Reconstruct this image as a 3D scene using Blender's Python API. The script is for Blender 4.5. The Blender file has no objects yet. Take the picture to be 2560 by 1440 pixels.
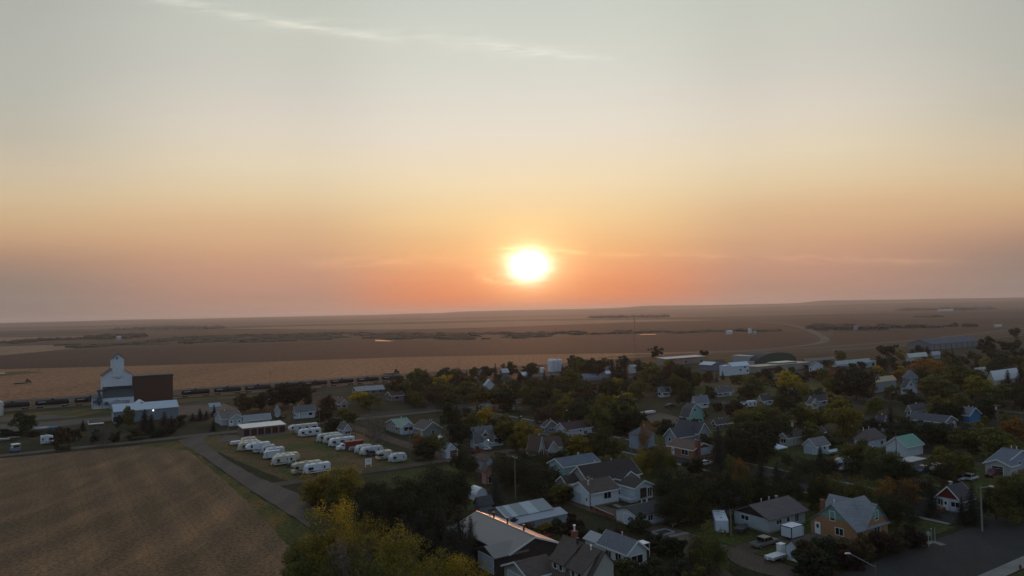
import bpy, math, random
from mathutils import Vector, noise
from mathutils.geometry import tessellate_polygon
SC = bpy.context.scene
COL = SC.collection
R = math.radians
rnd = random.Random(7)
# ---------------------------------------------------------------- the surveyed camera (drone, 45 m up)
H = 45.0; F = 1828.0; CX, CY = 1280, 720
PT = math.atan(60 / F); RL = R(1.23)
def ray(px, py):
    u = (px - CX) / F; v = -(py - CY) / F
    c, s = math.cos(RL), math.sin(RL)
    x = u * c + v * s; z = -u * s + v * c
    return x, math.cos(PT) - z * math.sin(PT), math.sin(PT) + z * math.cos(PT)
def G(px, py, z=0.0):
    "where the line of sight through a photo pixel meets height z"
    x, y, zz = ray(px, py); t = (z - H) / zz
    return Vector((x * t, y * t, z))
def proj(p):
    z = p[2] - H
    yy = p[1] * math.cos(PT) + z * math.sin(PT); zz = -p[1] * math.sin(PT) + z * math.cos(PT)
    if yy < 1: return (-9999, -9999)
    u = p[0] / yy; v = zz / yy
    c, s = math.cos(RL), math.sin(RL)
    return (CX + (u * c - v * s) * F, CY - (u * s + v * c) * F)
# the town grid: a runs along the streets (33 deg), b goes away from the camera
TH = R(33.0); CT, ST = math.cos(TH), math.sin(TH)
def W(u, v, z=0.0): return Vector((u * CT + v * ST, u * ST - v * CT, z))
def UV(p): return (p[0] * CT + p[1] * ST, p[0] * ST - p[1] * CT)

def lin(c):
    return tuple(((x / 255) / 12.92 if x / 255 <= .04045 else ((x / 255 + .055) / 1.055) ** 2.4) for x in c)

# ---------------------------------------------------------------- materials
MC = {}
class NT:
    def __init__(s, t): s.t = t; s.n = t.nodes; s.l = t.links
    def add(s, ty, **k):
        n = s.n.new(ty)
        for a, b in k.items():
            if a.startswith('i_'):
                key = a[2:]; key = int(key) if key.isdigit() else key.replace('_', ' ')
                n.inputs[key].default_value = b
            else: setattr(n, a, b)
        return n
    def link(s, a, b): s.l.new(a, b)
    def math(s, op, a, b=None, c=None, clamp=False):
        n = s.n.new('ShaderNodeMath'); n.operation = op; n.use_clamp = clamp
        for i, x in enumerate((a, b, c)):
            if x is None: continue
            if isinstance(x, (int, float)): n.inputs[i].default_value = x
            else: s.l.new(x, n.inputs[i])
        return n.outputs[0]
    def ramp(s, fac, stops, interp='LINEAR'):
        n = s.n.new('ShaderNodeValToRGB'); n.color_ramp.interpolation = interp
        el = n.color_ramp.elements
        while len(el) > 1: el.remove(el[-1])
        el[0].position = stops[0][0]; el[0].color = (*stops[0][1], 1)
        for p, c in stops[1:]:
            e = el.new(p); e.color = (*c, 1)
        s.l.new(fac, n.inputs[0]); return n.outputs[0]
    def mix(s, f, a, b, bt='MIX'):
        n = s.n.new('ShaderNodeMix'); n.data_type = 'RGBA'; n.blend_type = bt
        for i, x in ((0, f), (6, a), (7, b)):
            if isinstance(x, (int, float)): n.inputs[i].default_value = x
            elif isinstance(x, tuple): n.inputs[i].default_value = (*x, 1) if len(x) == 3 else x
            else: s.l.new(x, n.inputs[i])
        return n.outputs[2]
    def noise(s, vec, scale, detail=4, rough=.55, dist=0.0):
        n = s.add('ShaderNodeTexNoise'); n.inputs['Scale'].default_value = scale
        n.inputs['Detail'].default_value = detail; n.inputs['Roughness'].default_value = rough
        n.inputs['Distortion'].default_value = dist
        if vec is not None: s.l.new(vec, n.inputs['Vector'])
        return n.outputs['Fac']
    def mapping(s, vec, scale=(1, 1, 1), rot=(0, 0, 0), loc=(0, 0, 0)):
        n = s.add('ShaderNodeMapping'); n.inputs['Scale'].default_value = scale
        n.inputs['Rotation'].default_value = rot; n.inputs['Location'].default_value = loc
        s.l.new(vec, n.inputs['Vector']); return n.outputs[0]
def newmat(key):
    m = bpy.data.materials.new(key); m.use_nodes = True
    nt = NT(m.node_tree); b = m.node_tree.nodes['Principled BSDF']
    return m, nt, b
def scl(c, k): return tuple(min(1, x * k) for x in c)
def plain(key, c, rough=.6, metal=0.0, var=.18, nscale=1.5, spec=.3):
    if key in MC: return MC[key]
    m, n, b = newmat(key)
    tc = n.add('ShaderNodeTexCoord').outputs['Object']
    f = n.noise(tc, nscale, 5)
    col = n.mix(f, scl(c, 1 - var), scl(c, 1 + var))
    n.link(col, b.inputs['Base Color']); b.inputs['Roughness'].default_value = rough
    b.inputs['Metallic'].default_value = metal; b.inputs['Specular IOR Level'].default_value = spec
    MC[key] = m; return m
def siding(c, vertical=False):
    key = 'siding_%d_%d_%d_%d' % (c[0] * 999, c[1] * 999, c[2] * 999, vertical)
    if key in MC: return MC[key]
    m, n, b = newmat(key)
    tc = n.add('ShaderNodeTexCoord').outputs['Object']
    w = n.add('ShaderNodeTexWave', wave_type='BANDS', bands_direction='X' if vertical else 'Z', wave_profile='SAW')
    w.inputs['Scale'].default_value = .9 if vertical else 1.6
    n.link(n.mapping(tc, (1, 1, 1), (0, 0, .5 if vertical else 0)), w.inputs['Vector'])
    f = n.noise(tc, .7, 6, .65)
    f2 = n.noise(n.mapping(tc, (4, 4, .5)), 1.2, 4, .7)
    col = n.mix(f, scl(c, .84), scl(c, 1.1))
    streak = n.ramp(f2, [(.45, (1, 1, 1)), (.75, (.72, .70, .66))])
    col = n.mix(.75, col, streak, 'MULTIPLY')
    n.link(col, b.inputs['Base Color']); b.inputs['Roughness'].default_value = .62; b.inputs['Specular IOR Level'].default_value = .25
    bp = n.add('ShaderNodeBump'); bp.inputs['Strength'].default_value = .25; bp.inputs['Distance'].default_value = .03
    n.link(w.outputs['Fac'], bp.inputs['Height']); n.link(bp.outputs[0], b.inputs['Normal'])
    MC[key] = m; return m
def shingle(c):
    key = 'shingle_%d_%d_%d' % (c[0] * 999, c[1] * 999, c[2] * 999)
    if key in MC: return MC[key]
    m, n, b = newmat(key)
    tc = n.add('ShaderNodeTexCoord').outputs['Object']
    br = n.add('ShaderNodeTexBrick'); br.inputs['Scale'].default_value = 1.0
    br.inputs['Brick Width'].default_value = 1.1; br.inputs['Row Height'].default_value = .22; br.inputs['Mortar Size'].default_value = .018
    br.inputs['Color1'].default_value = (*scl(c, .72), 1); br.inputs['Color2'].default_value = (*scl(c, 1.22), 1); br.inputs['Mortar'].default_value = (*scl(c, .55), 1)
    cx = n.add('ShaderNodeSeparateXYZ'); n.link(tc, cx.inputs[0])
    cb = n.add('ShaderNodeCombineXYZ'); n.link(n.math('ADD', cx.outputs[0], cx.outputs[1]), cb.inputs[0]); n.link(n.math('MULTIPLY', cx.outputs[2], 1.6), cb.inputs[1])
    n.link(cb.outputs[0], br.inputs['Vector'])
    f = n.noise(tc, .5, 7, .7)
    col = n.mix(n.ramp(f, [(.3, (0, 0, 0)), (.7, (1, 1, 1))]), scl(c, .75), scl(c, 1.25))
    col = n.mix(.5, col, br.outputs['Color'])
    n.link(col, b.inputs['Base Color']); b.inputs['Roughness'].default_value = .75; b.inputs['Specular IOR Level'].default_value = .35
    bp = n.add('ShaderNodeBump'); bp.inputs['Strength'].default_value = .3; bp.inputs['Distance'].default_value = .03
    n.link(n.noise(tc, 9, 3), bp.inputs['Height']); n.link(bp.outputs[0], b.inputs['Normal'])
    MC[key] = m; return m
def metalroof(c, patch=0.0):
    key = 'metal_%d_%d_%d_%d' % (c[0] * 999, c[1] * 999, c[2] * 999, patch * 9)
    if key in MC: return MC[key]
    m, n, b = newmat(key)
    tc = n.add('ShaderNodeTexCoord').outputs['Object']
    cx = n.add('ShaderNodeSeparateXYZ'); n.link(tc, cx.inputs[0])
    w = n.math('FRACT', n.math('MULTIPLY', cx.outputs[0], 1.3))
    rib = n.ramp(w, [(0, (0, 0, 0)), (.08, (1, 1, 1)), (.92, (1, 1, 1)), (1, (0, 0, 0))])
    f = n.noise(tc, .35, 6, .65)
    col = n.mix(f, scl(c, .78), scl(c, 1.15))
    col = n.mix(n.math('MULTIPLY', rib, .25), scl(c, .7), col) if False else n.mix(.25, col, n.mix(rib, scl(c, .45), c))
    if patch:
        wn = n.add('ShaderNodeTexWhiteNoise', noise_dimensions='1D'); n.link(n.math('FLOOR', n.math('MULTIPLY', cx.outputs[0], .75)), wn.inputs['W'])
        col = n.mix(n.math('MULTIPLY', n.math('GREATER_THAN', wn.outputs['Value'], .55), patch), col, scl(c, .45))
    n.link(col, b.inputs['Base Color']); b.inputs['Roughness'].default_value = .42; b.inputs['Metallic'].default_value = .15
    bp = n.add('ShaderNodeBump'); bp.inputs['Strength'].default_value = .4; bp.inputs['Distance'].default_value = .04
    n.link(rib, bp.inputs['Height']); n.link(bp.outputs[0], b.inputs['Normal'])
    MC[key] = m; return m
def glass():
    if 'glass' in MC: return MC['glass']
    m, n, b = newmat('glass'); b.inputs['Base Color'].default_value = (.012, .014, .018, 1)
    b.inputs['Roughness'].default_value = .12; b.inputs['Specular IOR Level'].default_value = .6
    MC['glass'] = m; return m
def emis(key, c, s):
    if key in MC: return MC[key]
    m, n, b = newmat(key); b.inputs['Emission Color'].default_value = (*c, 1); b.inputs['Emission Strength'].default_value = s
    MC[key] = m; return m
WHITE = (.62, .66, .72); TRIM = (.7, .71, .72)
def white(): return plain('white_paint', (.72, .73, .75), .45, var=.08)
def trimm(): return plain('trim_paint', TRIM, .5, var=.06)
def tyre(): return plain('rubber', (.02, .02, .02), .8)
def dark(): return plain('dark_metal', (.03, .03, .035), .5)
def steel(): return plain('galvanised', (.35, .36, .37), .45, .4)
def woodp(): return plain('weathered_wood', (.16, .13, .10), .85, var=.3)

# ---------------------------------------------------------------- mesh builder
class MB:
    def __init__(s): s.v = []; s.f = []; s.mi = []; s.cur = 0
    def face(s, pts):
        i = len(s.v); s.v += [tuple(p) for p in pts]; s.f.append(tuple(range(i, i + len(pts)))); s.mi.append(s.cur); return s
    def box(s, x0, x1, y0, y1, z0, z1):
        i = len(s.v)
        s.v += [(x0, y0, z0), (x1, y0, z0), (x1, y1, z0), (x0, y1, z0), (x0, y0, z1), (x1, y0, z1), (x1, y1, z1), (x0, y1, z1)]
        for f in ((0, 3, 2, 1), (4, 5, 6, 7), (0, 1, 5, 4), (1, 2, 6, 5), (2, 3, 7, 6), (3, 0, 4, 7)):
            s.f.append(tuple(i + k for k in f)); s.mi.append(s.cur)
        return s
    def prism(s, prof, t0, t1, axis='x'):
        "prof: list of (p,z); extruded along axis; p is the other horizontal axis"
        i = len(s.v); n = len(prof)
        for t in (t0, t1):
            for p, z in prof: s.v.append((t, p, z) if axis == 'x' else (p, t, z))
        s.f.append(tuple(i + k for k in range(n))); s.f.append(tuple(i + n + k for k in reversed(range(n))))
        s.mi += [s.cur] * 2
        for k in range(n):
            k2 = (k + 1) % n; s.f.append((i + k, i + n + k, i + n + k2, i + k2)); s.mi.append(s.cur)
        return s
    def tube(s, p0, p1, r0, r1=None, n=8, cap=True):
        r1 = r0 if r1 is None else r1
        p0 = Vector(p0); p1 = Vector(p1); d = (p1 - p0).normalized()
        a = d.orthogonal().normalized(); b = d.cross(a); i = len(s.v)
        for p, r in ((p0, r0), (p1, r1)):
            for k in range(n):
                t = 2 * math.pi * k / n; s.v.append(tuple(p + a * math.cos(t) * r + b * math.sin(t) * r))
        for k in range(n):
            k2 = (k + 1) % n; s.f.append((i + k, i + k2, i + n + k2, i + n + k)); s.mi.append(s.cur)
        if cap:
            s.f.append(tuple(i + k for k in reversed(range(n)))); s.f.append(tuple(i + n + k for k in range(n))); s.mi += [s.cur] * 2
        return s
    def lathe(s, prof, n=16, c=(0, 0)):
        i = len(s.v); m = len(prof)
        for r, z in prof:
            for k in range(n):
                t = 2 * math.pi * k / n; s.v.append((c[0] + r * math.cos(t), c[1] + r * math.sin(t), z))
        for j in range(m - 1):
            for k in range(n):
                k2 = (k + 1) % n; s.f.append((i + j * n + k, i + j * n + k2, i + (j + 1) * n + k2, i + (j + 1) * n + k)); s.mi.append(s.cur)
        return s
    def build(s, name, mats, parent=None, loc=None, smooth=False, bevel=0):
        me = bpy.data.meshes.new(name); me.from_pydata(s.v, [], s.f)
        if not isinstance(mats, (list, tuple)): mats = [mats]
        for m in mats: me.materials.append(m)
        if len(mats) > 1: me.polygons.foreach_set('material_index', s.mi)
        if smooth: me.polygons.foreach_set('use_smooth', [True] * len(s.f))
        me.validate(); me.update()
        o = bpy.data.objects.new(name, me); COL.objects.link(o)
        if parent: o.parent = parent
        if loc is not None: o.location = loc
        if bevel:
            b = o.modifiers.new('b', 'BEVEL'); b.width = bevel; b.segments = 2; b.limit_method = 'ANGLE'; b.angle_limit = R(40)
        return o
def tag(o, label=None, cat=None, group=None, kind=None):
    if label: o['label'] = label
    if cat: o['category'] = cat
    if group: o['group'] = group
    if kind: o['kind'] = kind
    return o
def thing(name, label, cat, loc, rz=0.0, group=None):
    o = bpy.data.objects.new(name, None); COL.objects.link(o); o.empty_display_size = .5
    o.location = loc; o.rotation_euler = (0, 0, rz)
    return tag(o, label, cat, group)
def copy_thing(root, loc, rz, label, group=None, scale=None, color=None):
    r = root.copy(); COL.objects.link(r); r.location = loc; r.rotation_euler = (0, 0, rz)
    if scale: r.scale = scale
    r['label'] = label
    if group: r['group'] = group
    for ch in root.children:
        c = ch.copy(); COL.objects.link(c); c.parent = r
        if color and ch.name.startswith('crown'): c.color = color
        for g in ch.children:
            d = g.copy(); COL.objects.link(d); d.parent = c
    return r

# ---------------------------------------------------------------- camera
cam = bpy.data.cameras.new('camera'); co = bpy.data.objects.new('camera', cam); COL.objects.link(co); SC.camera = co
cam.sensor_width = 36; cam.lens = 36 * F / 2560; cam.clip_end = 90000; cam.clip_start = .5
from mathutils import Matrix
fw = Vector((0, math.cos(PT), math.sin(PT))); up0 = Vector((0, -math.sin(PT), math.cos(PT))); rt0 = Vector((1, 0, 0))
c_, s_ = math.cos(RL), math.sin(RL)
rt = rt0 * c_ - up0 * s_; up = up0 * c_ + rt0 * s_
co.matrix_world = Matrix(((rt.x, up.x, -fw.x, 0), (rt.y, up.y, -fw.y, 0), (rt.z, up.z, -fw.z, H), (0, 0, 0, 1)))

# ---------------------------------------------------------------- sun and sky
sx, sy, sz = ray(1322, 664); SD = Vector((sx, sy, sz)).normalized()
SEL = math.asin(SD.z); SAZ = math.atan2(SD.x, SD.y)
sl = bpy.data.lights.new('sun', 'SUN'); sl.energy = .85; sl.angle = R(2.0); sl.color = (1, .42, .18)
so = bpy.data.objects.new('sun', sl); COL.objects.link(so); so.rotation_euler = (-SD).to_track_quat('-Z', 'Y').to_euler()
world = bpy.data.worlds.new('World'); SC.world = world; world.use_nodes = True
n = NT(world.node_tree); bg = world.node_tree.nodes['Background']
tc = n.add('ShaderNodeTexCoord').outputs['Generated']
nv = n.add('ShaderNodeVectorMath', operation='NORMALIZE'); n.link(tc, nv.inputs[0]); d = nv.outputs[0]
sep = n.add('ShaderNodeSeparateXYZ'); n.link(d, sep.inputs[0]); dx, dy, dz = sep.outputs
el = n.math('MULTIPLY', dz, 2.0, clamp=True)
hl = n.math('SQRT', n.math('ADD', n.math('MULTIPLY', dx, dx), n.math('MULTIPLY', dy, dy)))
ca = n.math('DIVIDE', n.math('ADD', n.math('MULTIPLY', dx, math.sin(SAZ)), n.math('MULTIPLY', dy, math.cos(SAZ))), n.math('MAXIMUM', hl, .001))
def LR(l): return [(p, lin(c)) for p, c in l]
front = n.ramp(el, LR([(0, (214, 112, 76)), (.05, (230, 132, 82)), (.10, (236, 152, 104)), (.17, (238, 180, 124)), (.25, (240, 204, 150)), (.35, (240, 219, 182)), (.48, (232, 222, 206)), (.60, (220, 218, 206)), (.79, (203, 207, 197)), (1, (170, 182, 184))]))
mid = n.ramp(el, LR([(0, (168, 134, 120)), (.06, (184, 140, 120)), (.12, (198, 150, 124)), (.18, (211, 167, 130)), (.25, (221, 184, 143)), (.31, (227, 202, 163)), (.39, (229, 213, 184)), (.48, (222, 212, 196)), (.60, (207, 204, 194)), (.77, (195, 199, 188)), (1, (165, 178, 180))]))
side = n.ramp(el, LR([(0, (138, 124, 116)), (.05, (140, 126, 117)), (.10, (150, 130, 117)), (.14, (170, 138, 117)), (.185, (196, 158, 126)), (.225, (207, 174, 136)), (.28, (211, 187, 151)), (.34, (206, 190, 165)), (.42, (191, 185, 169)), (.52, (183, 183, 173)), (.68, (176, 178, 170)), (1, (150, 162, 164))]))
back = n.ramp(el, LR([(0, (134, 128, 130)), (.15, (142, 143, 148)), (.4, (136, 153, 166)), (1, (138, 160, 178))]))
s1_ = n.add('ShaderNodeMapRange', interpolation_type='SMOOTHSTEP', i_1=.80, i_2=.945); n.link(ca, s1_.inputs[0])
s2_ = n.add('ShaderNodeMapRange', interpolation_type='SMOOTHSTEP', i_1=.955, i_2=1.0); n.link(ca, s2_.inputs[0])
sky = n.mix(s2_.outputs[0], n.mix(s1_.outputs[0], side, mid), front)
bm_ = n.add('ShaderNodeMapRange', interpolation_type='SMOOTHSTEP', i_1=-.1, i_2=.72); n.link(ca, bm_.inputs[0])
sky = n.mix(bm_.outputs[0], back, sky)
# overhead
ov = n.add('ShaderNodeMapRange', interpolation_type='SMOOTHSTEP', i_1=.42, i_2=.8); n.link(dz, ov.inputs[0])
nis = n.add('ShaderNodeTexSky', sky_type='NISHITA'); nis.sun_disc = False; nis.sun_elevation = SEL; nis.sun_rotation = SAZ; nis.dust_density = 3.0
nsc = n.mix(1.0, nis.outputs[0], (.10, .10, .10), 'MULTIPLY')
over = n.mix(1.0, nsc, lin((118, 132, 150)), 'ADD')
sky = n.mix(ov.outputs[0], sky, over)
# aureole of the low sun in smoky air
dt = n.add('ShaderNodeVectorMath', operation='DOT_PRODUCT'); n.link(d, dt.inputs[0]); dt.inputs[1].default_value = SD
ang = n.math('ARCCOSINE', n.math('MINIMUM', dt.outputs['Value'], .9999999))
def gl(sc, pw, amp):
    return n.math('MULTIPLY', n.math('POWER', 2.71828, n.math('MULTIPLY', n.math('POWER', n.math('DIVIDE', ang, sc), pw), -1.0)), amp)
def addc(base, f, c):
    v = n.add('ShaderNodeVectorMath', operation='SCALE'); v.inputs[0].default_value = c; n.link(f, v.inputs['Scale'])
    return n.mix(1.0, base, v.outputs[0], 'ADD')
# thin cirrus: direction ratios x/y, z/y
ay = n.math('MAXIMUM', dy, .05)
A = n.math('DIVIDE', dx, ay); B = n.math('DIVIDE', dz, ay)
cmb = n.add('ShaderNodeCombineXYZ'); n.link(A, cmb.inputs[0]); n.link(B, cmb.inputs[1])
A0_, B0_ = SD.x / SD.y, SD.z / SD.y
ea = n.math('DIVIDE', n.math('SUBTRACT', A, A0_), 1.28); eb = n.math('SUBTRACT', B, B0_)
wn_ = n.math('MULTIPLY', n.math('SUBTRACT', n.noise(n.mapping(cmb.outputs[0], (14, 70, 1)), 1.6, 4, .6), .5), .010)
ang = n.math('MAXIMUM', n.math('ADD', n.math('SQRT', n.math('ADD', n.math('MULTIPLY', ea, ea), n.math('MULTIPLY', eb, eb))), wn_), .0)
front_ = n.math('GREATER_THAN', dy, .1)
def glf(*a): return n.math('MULTIPLY', gl(*a), front_)
sky = addc(sky, glf(.075, 1.15, .30), (1.0, .55, .16))
sky = addc(sky, glf(.034, 1.6, .60), (1.0, .82, .36))
sky = addc(sky, glf(.0140, 1.7, 5.0), (1.0, .93, .80))
def ab(px, py):
    x, y, z = ray(px, py); return x / y, z / y
def streak(base, p, q, width, amp, seed, col=(1, .93, .80), nz=(9, 60, 1)):
    (a0, b0), (a1, b1) = ab(*p), ab(*q); m = (b1 - b0) / (a1 - a0)
    wob = n.math('MULTIPLY', n.math('SUBTRACT', n.noise(n.mapping(cmb.outputs[0], (7, 7, 1), (0, 0, 0), (seed, 0, 0)), 1, 3), .5), width * 3.0)
    off = n.math('SUBTRACT', B, n.math('ADD', n.math('MULTIPLY_ADD', A, m, b0 - m * a0), wob))
    g = n.math('POWER', 2.71828, n.math('MULTIPLY', n.math('POWER', n.math('ABSOLUTE', n.math('DIVIDE', off, width)), 1.5), -1))
    t = n.math('DIVIDE', n.math('SUBTRACT', A, a0), a1 - a0)
    e = n.math('MULTIPLY', n.math('MULTIPLY', n.math('MULTIPLY', t, n.math('SUBTRACT', 1.0, t)), 6.0, clamp=True), 1.0, clamp=True)
    nn = n.add('ShaderNodeMapRange', i_1=.38, i_2=.78); n.link(n.noise(n.mapping(cmb.outputs[0], nz, (0, 0, -math.atan(m)), (seed, seed, 0)), 2.0, 6, .65), nn.inputs[0])
    return addc(base, n.math('MULTIPLY', n.math('MULTIPLY', g, e), n.math('MULTIPLY', nn.outputs[0], amp)), col)
sky = streak(sky, (300, -30), (760, 80), .008, .45, 1.3, (.50, .46, .38))
sky = streak(sky, (640, 50), (1010, 100), .005, .5, 4.1, (.50, .46, .38))
sky = streak(sky, (1130, 95), (1560, 155), .006, .45, 7.7, (.50, .47, .40))
sky = streak(sky, (560, 40), (1500, 145), .014, .20, 2.2, (.50, .46, .38))
sky = streak(sky, (1180, 690), (1330, 712), .005, .7, 3.1, (.8, .5, .2), (30, 60, 1))
sky = streak(sky, (1240, 622), (1480, 630), .003, .8, 5.1, (.7, .45, .2))
sky = streak(sky, (1150, 628), (2500, 655), .0045, .4, 9.1, (.5, .3, .12))
sky = streak(sky, (700, 660), (1400, 645), .010, .3, 6.1, (.5, .3, .14))
# faint layered bands low in the smoke
bn = n.noise(n.mapping(cmb.outputs[0], (2.2, 36, 1)), 1.5, 4, .5)
bf = n.add('ShaderNodeMapRange', i_1=.3, i_2=.7, i_3=.955, i_4=1.04); n.link(bn, bf.inputs[0])
lowm = n.add('ShaderNodeMapRange', i_1=.16, i_2=.0); n.link(dz, lowm.inputs[0])
bfac = n.math('ADD', 1.0, n.math('MULTIPLY', n.math('SUBTRACT', bf.outputs[0], 1.0), lowm.outputs[0]))
vs = n.add('ShaderNodeVectorMath', operation='SCALE'); n.link(sky, vs.inputs[0]); n.link(bfac, vs.inputs['Scale'])
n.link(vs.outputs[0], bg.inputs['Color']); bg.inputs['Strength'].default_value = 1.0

SC.view_settings.view_transform = 'Standard'; SC.view_settings.look = 'None'
SC.render.engine = 'CYCLES'
SC.cycles.use_denoising = True
SC.cycles.use_adaptive_sampling = True; SC.cycles.adaptive_threshold = .008; SC.cycles.adaptive_min_samples = 24
SC.cycles.max_bounces = 5; SC.cycles.diffuse_bounces = 2; SC.cycles.transmission_bounces = 3; SC.cycles.transparent_max_bounces = 6
# ---------------------------------------------------------------- ground, fields, roads
def interp(x, xs, ys):
    if x <= xs[0]: return ys[0]
    for i in range(1, len(xs)):
        if x <= xs[i]:
            t = (x - xs[i - 1]) / (xs[i] - xs[i - 1]); t = t * t * (3 - 2 * t)
            return ys[i - 1] + (ys[i] - ys[i - 1]) * t
    return ys[-1]
HX = [-.70, -.52, -.34, -.22, -.10, -.07, .02, .08, .15, .18, .28, .38, .43, .47, .55, .70]
HZ = [45, 50, 46, 45, 58, 72, 78, 76, 80, 100, 94, 92, 122, 116, 108, 100]
def height(x, y):
    r = math.hypot(x, y)
    if r < 3500: return 0.0
    a = x / max(y, .3 * r) if y > 0 else 0
    t = min(1, max(0, (r - 5000) / 8500)); t = t * t * (3 - 2 * t)
    h = interp(a, HX, HZ) * t
    h += t * 10 * (noise.noise(Vector((x / 2600, y / 2600, 3))) + .6 * noise.noise(Vector((x / 900, y / 900, 7))))
    return h if y > -2000 else h * .3
angs = [R(-47 + .3 * i) for i in range(int(94 / .3) + 1)] + [R(47 + 4 * i) for i in range(1, 67)]
rad = [0]
while rad[-1] < 24000: rad.append(max(rad[-1] + 60, rad[-1] * 1.06))
gv = [(0, 0, 0)]; gf = []
for r in rad[1:]:
    for a in angs:
        x, y = r * math.sin(a), r * math.cos(a); gv.append((x, y, height(x, y)))
na = len(angs)
for k in range(na): gf.append((0, 1 + (k + 1) % na, 1 + k))
for j in range(len(rad) - 2):
    for k in range(na):
        k2 = (k + 1) % na; a = 1 + j * na
        gf.append((a + k, a + k2, a + na + k2, a + na + k))
m, n, b = newmat('prairie')
tc = n.add('ShaderNodeTexCoord').outputs['Object']
br = n.add('ShaderNodeTexBrick', offset=.35, squash=1.0); br.inputs['Scale'].default_value = 1
br.inputs['Brick Width'].default_value = 2600; br.inputs['Row Height'].default_value = 780; br.inputs['Mortar Size'].default_value = 20
br.inputs['Color1'].default_value = (0, 0, 0, 1); br.inputs['Color2'].default_value = (1, 1, 1, 1); br.inputs['Mortar'].default_value = (.12, .12, .12, 1)
wob = n.add('ShaderNodeTexNoise'); wob.inputs['Scale'].default_value = .0007; wob.inputs['Detail'].default_value = 3; n.link(tc, wob.inputs['Vector'])
sc_ = n.add('ShaderNodeVectorMath', operation='SCALE'); n.link(wob.outputs['Color'], sc_.inputs[0]); sc_.inputs['Scale'].default_value = 500
av = n.add('ShaderNodeVectorMath', operation='ADD'); n.link(n.mapping(tc, (1, 1, 1), (0, 0, R(-5))), av.inputs[0]); n.link(sc_.outputs[0], av.inputs[1])
n.link(av.outputs[0], br.inputs['Vector'])
fld = n.ramp(br.outputs['Color'], [(0, (.050, .044, .032)), (.22, (.090, .058, .040)), (.42, (.20, .115, .066)), (.55, (.070, .046, .034)), (.75, (.29, .175, .10)), (.88, (.045, .047, .032))], 'CONSTANT')
f1 = n.noise(n.mapping(tc, (.0009, .004, 1), (0, 0, R(-5))), 1, 6, .6)
col = n.mix(.22, fld, n.ramp(f1, [(.3, (.055, .048, .034)), (.5, (.125, .088, .060)), (.68, (.19, .135, .090))]))
f2 = n.noise(n.mapping(tc, (.03, .03, 1)), 1, 8, .7)
col = n.mix(n.math('MULTIPLY', f2, .35), col, scl((.10, .075, .05), .6))
n.link(col, b.inputs['Base Color']); b.inputs['Roughness'].default_value = .95; b.inputs['Specular IOR Level'].default_value = .1
MC['prairie'] = m
me = bpy.data.meshes.new('ground'); me.from_pydata(gv, [], gf); me.materials.append(m); me.update()
me.polygons.foreach_set('use_smooth', [True] * len(gf))
go = bpy.data.objects.new('ground', me); COL.objects.link(go); tag(go, kind='structure')

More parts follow.
